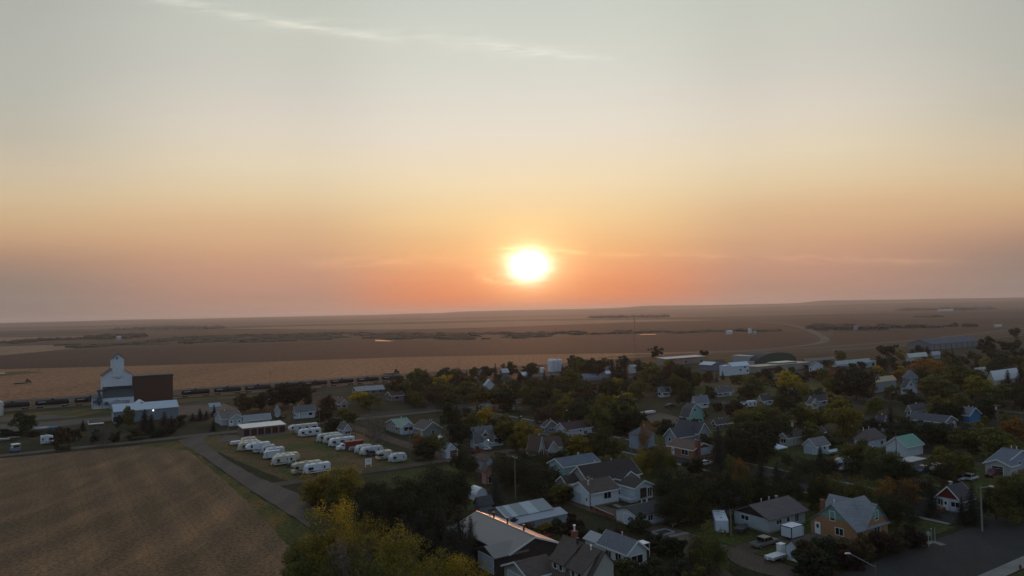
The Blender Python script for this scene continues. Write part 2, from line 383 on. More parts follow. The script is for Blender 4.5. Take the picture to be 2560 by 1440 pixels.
def soil(key, stops, scale=.12, stretch=(1, 1, 1), rot=0.0, fine=1.2, rough=.95, bump=0.3, tracks=None, spk=.85):
    if key in MC: return MC[key]
    m, n, b = newmat(key); tc = n.add('ShaderNodeTexCoord').outputs['Object']
    f = n.noise(n.mapping(tc, stretch, (0, 0, rot)), scale, 8, .68, .3)
    ff = n.noise(tc, fine, 6, .75)
    fac = n.math('ADD', n.math('MULTIPLY', f, .72), n.math('MULTIPLY', ff, .28))
    col = n.ramp(fac, stops)
    sp = n.noise(tc, fine * spk, 5, .8)
    col = n.mix(1.0, col, n.ramp(sp, [(.40, (.50, .50, .50)), (.50, (1.0, 1.0, 1.0)), (.60, (1.35, 1.32, 1.25))]), 'MULTIPLY')
    if tracks:
        cx = n.add('ShaderNodeSeparateXYZ'); n.link(n.mapping(tc, (1, 1, 1), (0, 0, tracks[0])), cx.inputs[0])
        wv = n.math('ADD', cx.outputs[1], n.math('MULTIPLY', n.noise(tc, .012, 2), 12))
        s0 = n.math('SINE', n.math('MULTIPLY', wv, 6.2832 / tracks[1]))
        cy_ = n.add('ShaderNodeSeparateXYZ'); n.link(n.mapping(tc, (1, 1, 1), (0, 0, tracks[2])), cy_.inputs[0])
        s2 = n.math('SINE', n.math('MULTIPLY', n.math('ADD', cy_.outputs[1], n.math('MULTIPLY', n.noise(tc, .03, 2), 5)), 6.2832 / tracks[3]))
        uu = n.add('ShaderNodeSeparateXYZ'); n.link(n.mapping(tc, (1, 1, 1), (0, 0, -TH)), uu.inputs[0])
        mk = n.add('ShaderNodeMapRange', interpolation_type='SMOOTHSTEP', i_1=-18.0, i_2=12.0); n.link(uu.outputs[0], mk.inputs[0])
        s1 = n.math('ADD', n.math('MULTIPLY', s0, n.math('SUBTRACT', 1.0, mk.outputs[0])), n.math('MULTIPLY', s2, mk.outputs[0]))
        rut = n.math('FRACT', n.math('DIVIDE', cy_.outputs[1], 9.0)); rl = n.ramp(rut, [(0, (.62, .62, .62)), (.035, (1, 1, 1)), (.16, (1, 1, 1)), (.18, (.66, .66, .66)), (.20, (1, 1, 1))])
        col = n.mix(n.math('MULTIPLY', mk.outputs[0], n.math('MULTIPLY', n.noise(tc, .05, 3), 1.3, clamp=True)), col, n.mix(1.0, col, rl, 'MULTIPLY'))
        k = n.ramp(n.math('MULTIPLY_ADD', s1, .5, .5), [(.0, (.80, .82, .84)), (.6, (1, 1, 1)), (1, (1.28, 1.2, 1.08))])
        col = n.mix(n.math('MULTIPLY', n.noise(tc, .03, 3), 1.1, clamp=True), col, n.mix(1.0, col, k, 'MULTIPLY'))
    n.link(col, b.inputs['Base Color']); b.inputs['Roughness'].default_value = rough; b.inputs['Specular IOR Level'].default_value = .12
    if bump:
        bp = n.add('ShaderNodeBump'); bp.inputs['Strength'].default_value = bump; bp.inputs['Distance'].default_value = .25
        n.link(ff, bp.inputs['Height']); n.link(bp.outputs[0], b.inputs['Normal'])
    MC[key] = m; return m
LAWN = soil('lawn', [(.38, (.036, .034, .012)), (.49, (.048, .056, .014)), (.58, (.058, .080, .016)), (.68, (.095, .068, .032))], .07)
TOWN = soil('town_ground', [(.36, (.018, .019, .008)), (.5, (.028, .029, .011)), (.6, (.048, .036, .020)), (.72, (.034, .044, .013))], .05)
RVG = soil('lot_grass', [(.42, (.165, .090, .048)), (.495, (.115, .076, .032)), (.535, (.062, .078, .018)), (.64, (.060, .088, .018))], .045)
VERGE = soil('verge_grass', [(.38, (.042, .050, .014)), (.49, (.075, .072, .018)), (.58, (.150, .090, .026)), (.7, (.14, .070, .032))], .10, (1, .25, 1), R(57))
STUB = soil('stubble', [(.37, (.095, .072, .040)), (.47, (.150, .094, .052)), (.55, (.205, .122, .066)), (.66, (.31, .168, .076))], .06, (1, .22, 1), 0, 1.6, tracks=(R(-72), 12.0, R(57), 9.0))
TANF = soil('tan_crop', [(.36, (.20, .100, .052)), (.5, (.26, .132, .068)), (.62, (.32, .165, .084)), (.74, (.22, .11, .058))], .010, (1, .12, 1), R(-8), .3)
BRNF = soil('brown_crop', [(.36, (.046, .027, .021)), (.5, (.058, .034, .027)), (.62, (.074, .043, .032)), (.74, (.052, .031, .025))], .006, (1, .10, 1), R(-6), .2)
PALF = soil('pale_crop', [(.36, (.21, .135, .085)), (.5, (.26, .17, .105)), (.7, (.19, .122, .080))], .004, (1, .12, 1), R(-6), .1)
ASPH = soil('asphalt', [(.38, (.030, .030, .029)), (.52, (.039, .038, .037)), (.68, (.054, .052, .050))], .10, (1, .25, 1), TH * -1, 2.2, bump=.1, rough=.85, spk=4)
GRAV = soil('gravel', [(.36, (.090, .072, .060)), (.5, (.118, .095, .080)), (.66, (.158, .125, .098))], .12, (1, .22, 1), R(57), 2.0, bump=.2, spk=2.2)
DIRT = soil('dirt', [(.36, (.070, .050, .036)), (.5, (.100, .074, .056)), (.66, (.145, .110, .085))], .14, (1, .4, 1), R(57), 2.0, bump=.2, spk=2.2)
CONC = soil('concrete', [(.36, (.17, .165, .155)), (.6, (.24, .235, .22))], .3, fine=2.5, bump=.05, spk=5)
BALL = soil('ballast', [(.36, (.085, .070, .058)), (.6, (.150, .125, .105))], .3, fine=2.5)

def sheet(name, pts, mat, layer, jit=0.0, step=4.0, kind='structure', px=True, z0=.004, label=None, cat=None):
    "a thin ground sheet over a polygon (photo pixels on the ground plane, or world points), z = layer * 4 mm"
    P = [G(*p) if px else Vector(p) for p in pts]
    out = []
    for i, a in enumerate(P):
        b_ = P[(i + 1) % len(P)]; L = (b_ - a).length; k = max(1, min(60, int(L / step)))
        for j in range(k):
            p = a.lerp(b_, j / k)
            if jit:
                nx = noise.noise(Vector((p.x / step / 1.3, p.y / step / 1.3, 1.7))); ny = noise.noise(Vector((p.x / step / 1.3, p.y / step / 1.3, 9.1)))
                p = p + Vector((nx, ny, 0)) * jit
            out.append(Vector((p.x, p.y, 0)))
    tri = tessellate_polygon([out])
    z = layer * z0
    me = bpy.data.meshes.new(name); me.from_pydata([(p.x, p.y, z) for p in out], [], [tuple(t) for t in tri]); me.materials.append(mat); me.update()
    for p in me.polygons:
        if p.normal.z < 0: p.flip()
    o = bpy.data.objects.new(name, me); COL.objects.link(o); tag(o, label, cat, kind=kind); return o
def uv(u, v): w = W(u, v); return (w.x, w.y, 0)
def strip(name, u0, u1, v0, v1, mat, layer, jit=0.0, step=5.0):
    return sheet(name, [uv(u0, v0), uv(u1, v0), uv(u1, v1), uv(u0, v1)], mat, layer, jit, step, px=False)
def path(name, pts, w, mat, layer, px=True, jit=0.0, kind='structure'):
    P = [G(*p) if px else Vector(p) for p in pts]
    # smooth
    Q = []
    for i in range(len(P) - 1):
        p0 = P[max(0, i - 1)]; p1 = P[i]; p2 = P[i + 1]; p3 = P[min(len(P) - 1, i + 2)]
        for k in range(8):
            t = k / 8
            Q.append(.5 * ((2 * p1) + (p2 - p0) * t + (2 * p0 - 5 * p1 + 4 * p2 - p3) * t * t + (3 * p1 - p0 - 3 * p2 + p3) * t ** 3))
    Q.append(P[-1]); v = []; f = []
    for i, q in enumerate(Q):
        d_ = (Q[min(i + 1, len(Q) - 1)] - Q[max(0, i - 1)]); d_.z = 0; d_.normalize(); s = Vector((-d_.y, d_.x, 0))
        ww = w(i / len(Q)) if callable(w) else w
        j = jit * noise.noise(q / 6) if jit else 0
        for sg in (-1, 1): v.append(tuple(Vector((q.x, q.y, layer * .004)) + s * sg * (ww / 2 + j * sg)))
        if i: f.append((2 * i - 2, 2 * i, 2 * i + 1, 2 * i - 1))
    me = bpy.data.meshes.new(name); me.from_pydata(v, [], f); me.materials.append(mat); me.update()
    for p in me.polygons:
        if p.normal.z < 0: p.flip()
    o = bpy.data.objects.new(name, me); COL.objects.link(o); tag(o, kind=kind); return o

# far fields
sheet('brown_field', [(-500, 935), (0, 922.5), (440, 911), (1000, 892), (1400, 884), (1620, 881.5), (1760, 877), (1900, 872), (2010, 861), (2040, 848), (2010, 836), (1960, 828), (1800, 830), (1560, 834), (1400, 843), (1180, 851), (1000, 853), (760, 857), (560, 862), (340, 871), (200, 875), (0, 890), (-500, 900)], BRNF, 12, 3, 60)
sheet('stubble_field', [(-500, 1062), (0, 1006), (432, 977), (1000, 936), (1372, 911), (1560, 896), (1700, 885), (1880, 878.5), (1760, 878), (1620, 882.5), (1400, 885), (1000, 893), (440, 912), (0, 923.5), (-500, 937)], TANF, 14, 1.5, 40)
sheet('stubble_field', [(-300, 890), (0, 889), (130, 877), (210, 868), (150, 862), (0, 866), (-300, 872)], PALF, 16, 6, 60)
sheet('stubble_field', [(-200, 862), (0, 861), (120, 851), (230, 847), (210, 841), (0, 844), (-200, 850)], PALF, 16, 6, 60)
sheet('stubble_field', [(560, 822), (1000, 824), (1240, 818), (1560, 806), (1800, 800), (1700, 798.5), (1300, 803), (1000, 811), (700, 817)], PALF, 16, 5, 90)
sheet('brown_field', [(1000, 825), (1250, 819), (1560, 807), (1780, 802), (1900, 802), (1990, 813), (2015, 824), (1960, 824), (1640, 828), (1400, 832), (1150, 838), (900, 838)], BRNF, 15, 5, 90)
sheet('brown_field', [(2070, 848), (2090, 828), (2230, 826), (2440, 818), (2520, 820), (2300, 846), (2100, 862)], BRNF, 15, 3, 60)
sheet('brown_field', [(1900, 800), (2560, 796), (2900, 790), (2900, 806), (2400, 812), (2100, 813), (1990, 806)], BRNF, 15, 6, 120)
DRKF = soil('fallow', [(.36, (.030, .028, .022)), (.5, (.042, .036, .028)), (.7, (.060, .046, .034))], .004, (1, .12, 1), R(-6), .1)
sheet('fallow_field', [(-300, 842), (0, 838), (300, 832), (620, 826), (900, 818), (760, 816), (420, 823), (0, 830), (-300, 834)], DRKF, 14, 8, 120)
sheet('fallow_field', [(1000, 812), (1300, 806), (1560, 799), (1900, 796), (1700, 793), (1300, 799), (1000, 806)], DRKF, 14, 8, 160)
sheet('stubble_field', [(-300, 828), (0, 825), (420, 818), (620, 813), (500, 812), (0, 820), (-300, 823)], PALF, 15, 8, 160)
sheet('fallow_field', [(1950, 792), (2300, 788), (2700, 782), (2700, 778), (2300, 783), (1990, 787)], DRKF, 14, 8, 160)
sheet('slough_grass', [(-60, 948), (0, 942), (40, 937), (110, 931), (70, 928), (0, 931), (-60, 934)], VERGE, 18, 2, 20)
sheet('slough_grass', [(1475, 898), (1560, 892), (1640, 889), (1700, 886), (1600, 886), (1530, 891)], VERGE, 18, 1, 20)
WATER = plain('pond_water', (.03, .03, .035), .06, var=.1)
sheet('pond_water', [(938, 853), (975, 853.5), (988, 851), (960, 849), (938, 850)], WATER, 24, 3, 20)
sheet('pond_water', [(1597, 837), (1640, 836.5), (1640, 835), (1600, 835.4)], WATER, 24, 3, 20)
sheet('pond_water', [(-8, 934), (14, 934), (12, 932), (-8, 932)], WATER, 24, 1, 20)
# creek brush and shelter belts: uncountable low brush
HWY = soil('highway_surface', [(.38, (.095, .088, .082)), (.6, (.135, .124, .115))], .02, bump=.05)
BRUSH = soil('brush', [(.36, (.045, .044, .030)), (.55, (.075, .066, .046)), (.72, (.105, .084, .058))], .05, bump=.6)
def brush(pts, h=4.0, step=14, seed=0):
    P = [G(*p) for p in pts]; xs = [p.x for p in P]; ys = [p.y for p in P]
    def inside(x, y):
        c = False; j = len(P) - 1
        for i in range(len(P)):
            if (P[i].y > y) != (P[j].y > y) and x < (P[j].x - P[i].x) * (y - P[i].y) / (P[j].y - P[i].y) + P[i].x: c = not c
            j = i
        return c
    mb = MB(); x = min(xs)
    r2 = random.Random(seed)
    while x < max(xs):
        y = min(ys)
        while y < max(ys):
            X = x + r2.uniform(-.5, .5) * step; Y = y + r2.uniform(-.5, .5) * step
            if inside(X, Y) and noise.noise(Vector((X / 70, Y / 70, seed))) > -.05:
                hh = h * r2.uniform(.45, 1.25); rr = step * r2.uniform(.45, .95); k = 6; i0 = len(mb.v)
                ph = r2.random() * 6
                for q in range(k): mb.v.append((X + rr * math.cos(ph + q * 1.047), Y + rr * math.sin(ph + q * 1.047), 0))
                for q in range(k): mb.v.append((X + rr * .85 * math.cos(ph + q * 1.047 + .3), Y + rr * .85 * math.sin(ph + q * 1.047 + .3), hh * r2.uniform(.45, .8)))
                mb.v.append((X + rr * r2.uniform(-.2, .2), Y, hh))
                for q in range(k):
                    q2 = (q + 1) % k; mb.f += [(i0 + q, i0 + q2, i0 + k + q2, i0 + k + q), (i0 + k + q, i0 + k + q2, i0 + 2 * k)]; mb.mi += [0, 0]
            y += step
        x += step
    o = mb.build('creek_brush', BRUSH); tag(o, 'dark low brush along the creek bed between far fields', 'brush', kind='stuff'); return o
brush([(140, 863), (200, 870), (330, 869), (350, 862), (560, 858), (930, 845), (1000, 850), (1180, 849), (1300, 845), (1420, 838), (1560, 834), (1700, 833), (1960, 828), (1960, 822), (1700, 829), (1560, 828), (1400, 830), (1080, 834), (860, 832), (700, 836), (560, 838), (420, 845), (330, 858), (240, 860)], 3.2, 19, 1)
brush([(0, 864), (110, 853), (205, 849), (200, 847), (100, 850), (0, 859)], 6, 12, 2)
brush([(215, 849), (330, 847), (370, 841), (300, 838), (220, 843)], 8, 15, 3)
brush([(2025, 830), (2060, 826), (2230, 824), (2440, 818), (2440, 815), (2240, 819), (2050, 815), (2020, 818)], 7, 15, 4)
brush([(700, 800), (1000, 797), (1180, 790), (1180, 789), (1000, 795), (700, 798)], 9, 60, 5)
brush([(1470, 796), (1665, 793), (1665, 791), (1470, 794)], 13, 40, 6)
brush([(2240, 777), (2420, 776), (2480, 774), (2480, 772.5), (2240, 775)], 16, 60, 7)
brush([(290, 826), (560, 822), (560, 817), (420, 817), (290, 822)], 7, 40, 8)
brush([(2260, 793), (2360, 795), (2340, 792)], 8, 40, 9)

# highway and north road
path('highway', [(-300, 1030), (0, 1004.5), (432, 975.5), (1000, 934.5), (1372, 910.5), (1560, 896), (1700, 884), (1910, 876.5), (2060, 868), (2310, 848.5), (2535, 824), (2700, 808)], 8, HWY, 36, jit=.3)
path('highway', [(1750, 881), (1910, 874), (2010, 864), (2050, 857), (2062, 847), (2038, 832), (2008, 820), (1960, 810), (1900, 805.5)], lambda t: 11 if t < .6 else 15, HWY, 40)
path('highway', [(2080, 875), (2300, 861), (2560, 838)], 6, HWY, 36, jit=.3)
# town base
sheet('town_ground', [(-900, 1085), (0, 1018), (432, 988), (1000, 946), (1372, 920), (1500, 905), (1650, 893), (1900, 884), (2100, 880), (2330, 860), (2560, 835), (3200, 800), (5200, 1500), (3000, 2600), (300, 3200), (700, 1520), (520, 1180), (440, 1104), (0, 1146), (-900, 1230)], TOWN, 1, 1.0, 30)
sheet('stubble_field', [(-1500, 1300), (0, 1147), (200, 1128), (437, 1106), (478, 1124), (522, 1160), (620, 1249), (700, 1340), (778, 1440), (1110, 1850), (1900, 3300), (-3500, 3300)], STUB, 2, .8, 5)
sheet('verge_grass', [(340, 1113), (437, 1104), (455, 1108), (510, 1146), (608, 1217), (742, 1302), (846, 1373), (1190, 1850), (1100, 1852), (772, 1440), (694, 1340), (614, 1250), (516, 1162), (470, 1126)], VERGE, 4, .9, 4)
sheet('rail_side_grass', [(-200, 1062), (0, 1038), (230, 1020), (480, 995), (700, 985), (620, 1000), (470, 1014), (240, 1036), (0, 1062), (-200, 1085)], VERGE, 5, 1.5, 8)
sheet('gravel_yard', [(-100, 1092), (0, 1083), (180, 1063), (290, 1050), (450, 1040), (540, 1034), (600, 1022), (560, 1008), (460, 1014), (330, 1032), (200, 1042), (120, 1036), (60, 1040), (-100, 1050)], GRAV, 6, 1.2, 6)
sheet('grass_strip', [(-100, 1075), (0, 1062), (120, 1054), (290, 1040), (290, 1036), (120, 1048), (0, 1055), (-100, 1066)], LAWN, 8, .6, 5)
sheet('lot_grass', [(492, 1098), (540, 1088), (596, 1090), (720, 1076), (830, 1068), (900, 1085), (1040, 1155), (1020, 1164), (880, 1186), (735, 1205), (700, 1195), (610, 1160), (520, 1118)], RVG, 7, .8, 4)
sheet('gravel_apron', [(548, 1096), (560, 1088), (600, 1087), (716, 1075), (730, 1080), (640, 1098), (555, 1104)], GRAV, 9, .4, 3)
sheet('grass_lot', [(905, 1190), (1140, 1160), (1180, 1170), (1200, 1260), (1150, 1330), (900, 1330), (800, 1240)], LAWN, 7, .8, 5)
# gravel roads on the grid
strip('gravel_road', -330, 47, -307.5, -302, GRAV, 10, .5)
strip('gravel_road', 47, 330, -308.5, -302, GRAV, 10, .5)
sheet('gravel_road', [(447, 1104), (514, 1145), (611, 1215), (745, 1300), (850, 1371), (1050, 1525), (1115, 1490), (880, 1345), (800, 1285), (742, 1232), (690, 1212), (642, 1192), (570, 1151), (496, 1097)], GRAV, 11, .35, 3)
sheet('gravel_road', [(440, 1103), (500, 1088), (530, 1083), (508, 1100), (520, 1120), (475, 1104)], GRAV, 12, .3, 3)
strip('lane', 52, 158, -204, -199, DIRT, 10, .5)
strip('alley', 104, 109.5, -302, -74, DIRT, 11, .7)
strip('street', 157, 168.5, -420, -74, ASPH, 12, .1)
strip('pavement', 154.6, 156.1, -300, -78, CONC, 20, .0)
strip('pavement', 170.6, 172.1, -300, -78, CONC, 20, .0)
strip('alley', 217, 222, -420, -74, DIRT, 11, .7)
strip('street', 270, 281, -480, -74, ASPH, 12, .1)
strip('alley', 330, 335, -480, -74, DIRT, 11, .7)
strip('street', 384, 395, -500, -74, ASPH, 12, .1)
strip('street', 168, 560, -207, -197, ASPH, 13, .1)
strip('street', 107, 620, -318, -307, ASPH, 13, .1)
strip('street', 40, 700, -430, -418, ASPH, 13, .1)
strip('main_street', 60, 600, -74.5, -61.0, ASPH, 14, .15)
strip('pavement', 60, 600, -60.9, -58.2, CONC, 20, .0)
strip('verge', 60, 600, -57.9, -30, LAWN, 8, .5)
strip('lawn', 172.5, 268, -110, -76, LAWN, 8, .5)
strip('lawn', 110, 154, -118, -76, LAWN, 8, .5)
strip('lawn', 110, 154, -196, -140, LAWN, 8, .8)
strip('lawn', 172.5, 216, -196, -120, LAWN, 8, .8)
strip('lawn', 168.6, 170.5, -300, -76, LAWN, 18, .1)
strip('lawn', 284, 383, -304, -208, LAWN, 8, .8)
sheet('sports_grass', [(1755, 900), (1900, 897), (1900, 888), (1780, 890)], LAWN, 9, 1, 10)
path('dirt_drive', [(1990, 1440), (1900, 1420), (1850, 1395), (1868, 1372), (1940, 1352), (2035, 1345), (2080, 1325)], 4.2, DIRT, 15, jit=.5)
path('dirt_drive', [(1640, 1322), (1700, 1360), (1760, 1400), (1800, 1440), (1880, 1500)], 4.4, DIRT, 15, jit=.5)
sheet('driveway', [(1185, 1140), (1205, 1128), (1275, 1132), (1320, 1140), (1300, 1152), (1210, 1150)], DIRT, 14, .4, 3)
sheet('driveway', [(1610, 1040), (1650, 1032), (1720, 1050), (1690, 1062), (1630, 1058)], GRAV, 14, .4, 3)
sheet('flower_bed', [(1340, 1322), (1382, 1324), (1396, 1334), (1370, 1342), (1345, 1334)], plain('red_mulch', (.13, .03, .022), .9, var=.4, nscale=3), 18, .3, 2)
path('foot_path', [(1535, 1262), (1560, 1272)], 1.2, CONC, 22)
path('foot_path', [(1660, 1345), (1720, 1332)], 1.2, CONC, 22)
path('foot_path', [(2300, 1366), (2330, 1356), (2360, 1364)], 1.4, CONC, 24)
# railway
strip('ballast', -480, 330, -462.5, -453.5, BALL, 9, .3)
mbr = MB()
for vv in (-457.28, -458.72): 
    a_, b_ = W(-480, vv), W(330, vv)
    mbr.tube((a_.x, a_.y, .32), (b_.x, b_.y, .32), .05, n=4)
tag(mbr.build('railway_track', steel()), kind='structure')

# the smoky air
hz = MB(); hz.box(-26000, 26000, -25500, 25500, -30, 175)
ho = hz.build('haze', []) if False else None
mh = bpy.data.materials.new('haze'); mh.use_nodes = True; t_ = mh.node_tree; t_.nodes.clear()
out = t_.nodes.new('ShaderNodeOutputMaterial'); pv = t_.nodes.new('ShaderNodeVolumePrincipled')
pv.inputs['Color'].default_value = (.86, .88, .93, 1); pv.inputs['Density'].default_value = 6.5e-5; pv.inputs['Anisotropy'].default_value = .5
t_.links.new(pv.outputs[0], out.inputs['Volume'])
ho = hz.build('haze', mh); tag(ho, 'pale smoky haze over the prairie', 'haze', kind='stuff')
# ---------------------------------------------------------------- buildings
UX = Vector((CT, ST, 0)); BX = Vector((-ST, CT, 0))          # a: to the right along the street, b: away
FOOT = []        # footprints (u0,u1,v0,v1) of buildings
LM = []          # landmarks for descriptions: (short name, world position, radius)
RECT = []        # visible faces in the photo: (x0,y0,x1,y1,depth)
def solve(P, D, x):
    lo, hi = 0.0, 400.0
    f = lambda t: proj(P + D * t)[0] - x
    s = 1 if f(400) > f(0) else -1
    for _ in range(50):
        m_ = (lo + hi) / 2
        if f(m_) * s < 0: lo = m_
        else: hi = m_
    return lo
def gable_prof(p0, p1, e, rise, kind='gable'):
    m_ = (p0 + p1) / 2
    if kind == 'gambrel':
        q = (p1 - p0) * .2
        return [(p0, 0), (p0, e), (p0 + q, e + rise * .62), (m_, e + rise), (p1 - q, e + rise * .62), (p1, e), (p1, 0)]
    if kind == 'saltbox': return [(p0, 0), (p0, e), (p0 + (p1 - p0) * .7, e + rise), (p1, e + rise * .6), (p1, 0)]
    if kind == 'shed': return [(p0, 0), (p0, e), (p1, e + rise), (p1, 0)]
    if kind == 'arch':
        k = 12; return [(p0, 0)] + [(m_ - math.cos(math.pi * i / k) * (p1 - p0) / 2, e + math.sin(math.pi * i / k) * rise) for i in range(k + 1)] + [(p1, 0)]
    return [(p0, 0), (p0, e), (m_, e + rise), (p1, e), (p1, 0)]
def volume(root, a0, a1, b0, b1, e, rise, ridge, wall, roof, kind='gable', oh=.4, th=.14, z0=0.0, trim=None, wname='wall', rname='roof'):
    w = MB(); r = MB(); ax = 'x' if ridge == 'a' else 'y'
    if kind in ('hip', 'flat'):
        if kind == 'flat':
            w.box(a0, a1, b0, b1, z0, e); r.box(a0 - oh, a1 + oh, b0 - oh, b1 + oh, e, e + th + .12)
        else:
            w.box(a0, a1, b0, b1, z0, e)
            A0, A1, B0, B1 = a0 - oh, a1 + oh, b0 - oh, b1 + oh; hw = min(A1 - A0, B1 - B0) / 2
            if ridge == 'a': r0, r1 = (A0 + hw, (B0 + B1) / 2), (A1 - hw, (B0 + B1) / 2)
            else: r0, r1 = ((A0 + A1) / 2, B0 + hw), ((A0 + A1) / 2, B1 - hw)
            if abs(r1[0] - r0[0]) + abs(r1[1] - r0[1]) < .3: r1 = (r0[0] + (.2 if ridge == 'a' else 0), r0[1] + (.2 if ridge == 'b' else 0))
            c = [(A0, B0, e), (A1, B0, e), (A1, B1, e), (A0, B1, e)]; u = (*r0, e + rise); v = (*r1, e + rise)
            if ridge == 'a': fs = [[c[0], c[1], v, u], [c[1], c[2], v], [c[2], c[3], u, v], [c[3], c[0], u]]
            else: fs = [[c[1], c[2], v, u], [c[0], c[1], u], [c[3], c[0], u, v], [c[2], c[3], v]]
            for f_ in fs: r.face(f_)
            r.face([c[3], c[2], c[1], c[0]])
    else:
        p0, p1 = (b0, b1) if ridge == 'a' else (a0, a1); t0, t1 = (a0, a1) if ridge == 'a' else (b0, b1)
        prof = gable_prof(p0, p1, e, rise, kind)
        w.prism([(p, max(z, z0)) if z == 0 else (p, z - .02) for p, z in prof], t0, t1, ax)
        top = prof[1:-1]
        # roof slab: follow the profile, extended by the overhang
        sl0 = (top[1][1] - top[0][1]) / max(.01, abs(top[1][0] - top[0][0])); sl1 = (top[-2][1] - top[-1][1]) / max(.01, abs(top[-1][0] - top[-2][0]))
        if kind == 'arch': ext = top; oo = .1
        elif kind == 'shed': ext = [(top[0][0] - oh, top[0][1] - sl0 * oh), (top[1][0] + oh, top[1][1] + sl0 * oh)]; oo = oh
        else: ext = [(top[0][0] - oh, top[0][1] - sl0 * oh)] + top[1:-1] + [(top[-1][0] + oh, top[-1][1] - sl1 * oh)]; oo = oh
        outer = [(p, z + th + (.03 if 0 < i < len(ext) - 1 else 0)) for i, (p, z) in enumerate(ext)]
        for i in range(len(ext) - 1):
            (p_, z_), (q_, y_) = ext[i], ext[i + 1]; (P_, Z_), (Q_, Y_) = outer[i], outer[i + 1]
            r.prism([(p_, z_ + .004), (q_, y_ + .004), (Q_, Y_), (P_, Z_)], t0 - oo, t1 + oo, ax)
    wo = w.build(wname, wall, root); ro = r.build(rname, roof, root)
    if trim and kind in ('gable', 'gambrel'):
        # barge boards as a sub-part of the roof
        t = MB(); p0, p1 = (b0, b1) if ridge == 'a' else (a0, a1); t0, t1 = (a0, a1) if ridge == 'a' else (b0, b1)
        for tt in ((t0 - oo - .05,) if wname != 'wall' else (t0 - oo - .05, t1 + oo + .002)):
            for i in range(len(ext) - 1):
                (p_, z_), (q_, y_) = ext[i], ext[i + 1]
                t.prism([(p_, z_ - .14), (q_, y_ - .14), (q_, y_ + th + .04), (p_, z_ + th + .04)], tt, tt + .048, ax)
        for i_ in (0, -1):
            p_, z_ = ext[i_]; s_g = -1 if i_ == 0 else 1
            t.prism([(p_ + s_g * .002, z_ - .13), (p_ + s_g * .05, z_ - .13), (p_ + s_g * .05, z_ + th - .01), (p_ + s_g * .002, z_ + th - .01)], t0 - oo, t1 + oo, ax)
        t.build('fascia', trim, ro)
    return wo, ro
def opening(root, face, pos, z, w, h, kind='window', a0=0.0, b0=0.0, frame=True, mat=None, cover=None):
    "a window or door on face R (plane b=b0, towards the street) or L (plane a=a0); pos: metres along the face"
    pn = MB(); fr = MB(); fw_ = .10 if kind != 'garage_door' else .14
    def bx(mb, p0, p1, z0, z1, d0, d1):
        if face == 'R': mb.box(a0 + p0, a0 + p1, b0 - d1, b0 - d0, z0, z1)
        else: mb.box(a0 - d1, a0 - d0, b0 + p0, b0 + p1, z0, z1)
    p0, p1, z0, z1 = pos - w / 2, pos + w / 2, z, z + h
    if mat is None: mat = glass() if kind == 'window' else (white() if kind == 'door' else plain('garage_door_paint', (.42, .47, .55), .5, var=.08))
    bx(pn, p0, p1, z0, z1, -.02, .035)
    o = pn.build(kind, mat, root)
    if frame:
        bx(fr, p0 - fw_, p0 - .002, z0 - fw_, z1 + fw_, -.02, .075); bx(fr, p1 + .002, p1 + fw_, z0 - fw_, z1 + fw_, -.02, .075)
        bx(fr, p0, p1, z0 - fw_, z0 - .002, -.02, .07); bx(fr, p0, p1, z1 + .002, z1 + fw_, -.02, .07)
        if kind == 'window' and w > 1.1: bx(fr, pos - .04, pos + .04, z0, z1, .036, .06)
        if kind == 'garage_door':
            for k in range(1, 4): bx(fr, p0, p1, z0 + h * k / 4 - .02, z0 + h * k / 4 + .02, .036, .05)
        fr.build(kind + '_frame', trimm(), o)
        if kind == 'door':
            g_ = MB(); bx(g_, p0 + w * .25, p1 - w * .25, z0 + h * .5, z0 + h * .85, .036, .05); g_.build('door_glass', glass(), o)
    return o
def chimney(root, a, b, z0, z1, r=.4, brick=True):
    m_ = MB()
    if brick: m_.box(a - r, a + r, b - r, b + r, z0, z1); m_.box(a - r - .06, a + r + .06, b - r - .06, b + r + .06, z1, z1 + .12); return m_.build('chimney', plain('chimney_brick', (.20, .075, .05), .85, var=.3, nscale=6), root)
    m_.tube((a, b, z0), (a, b, z1), r, n=8); m_.tube((a, b, z1), (a, b, z1 + .2), r * 1.6, n=8); return m_.build('vent_pipe', steel() if r > .13 else white(), root)
HN = 0
def mottled():
    m, n, b = newmat('mottled_shingle'); tc = n.add('ShaderNodeTexCoord').outputs['Object']
    col = n.ramp(n.noise(n.mapping(tc, (1, 2.2, 3.0)), 2.6, 6, .8), [(.38, (.06, .066, .08)), (.52, (.125, .135, .155)), (.64, (.24, .255, .28))])
    n.link(col, b.inputs['Base Color']); b.inputs['Roughness'].default_value = .8; return m
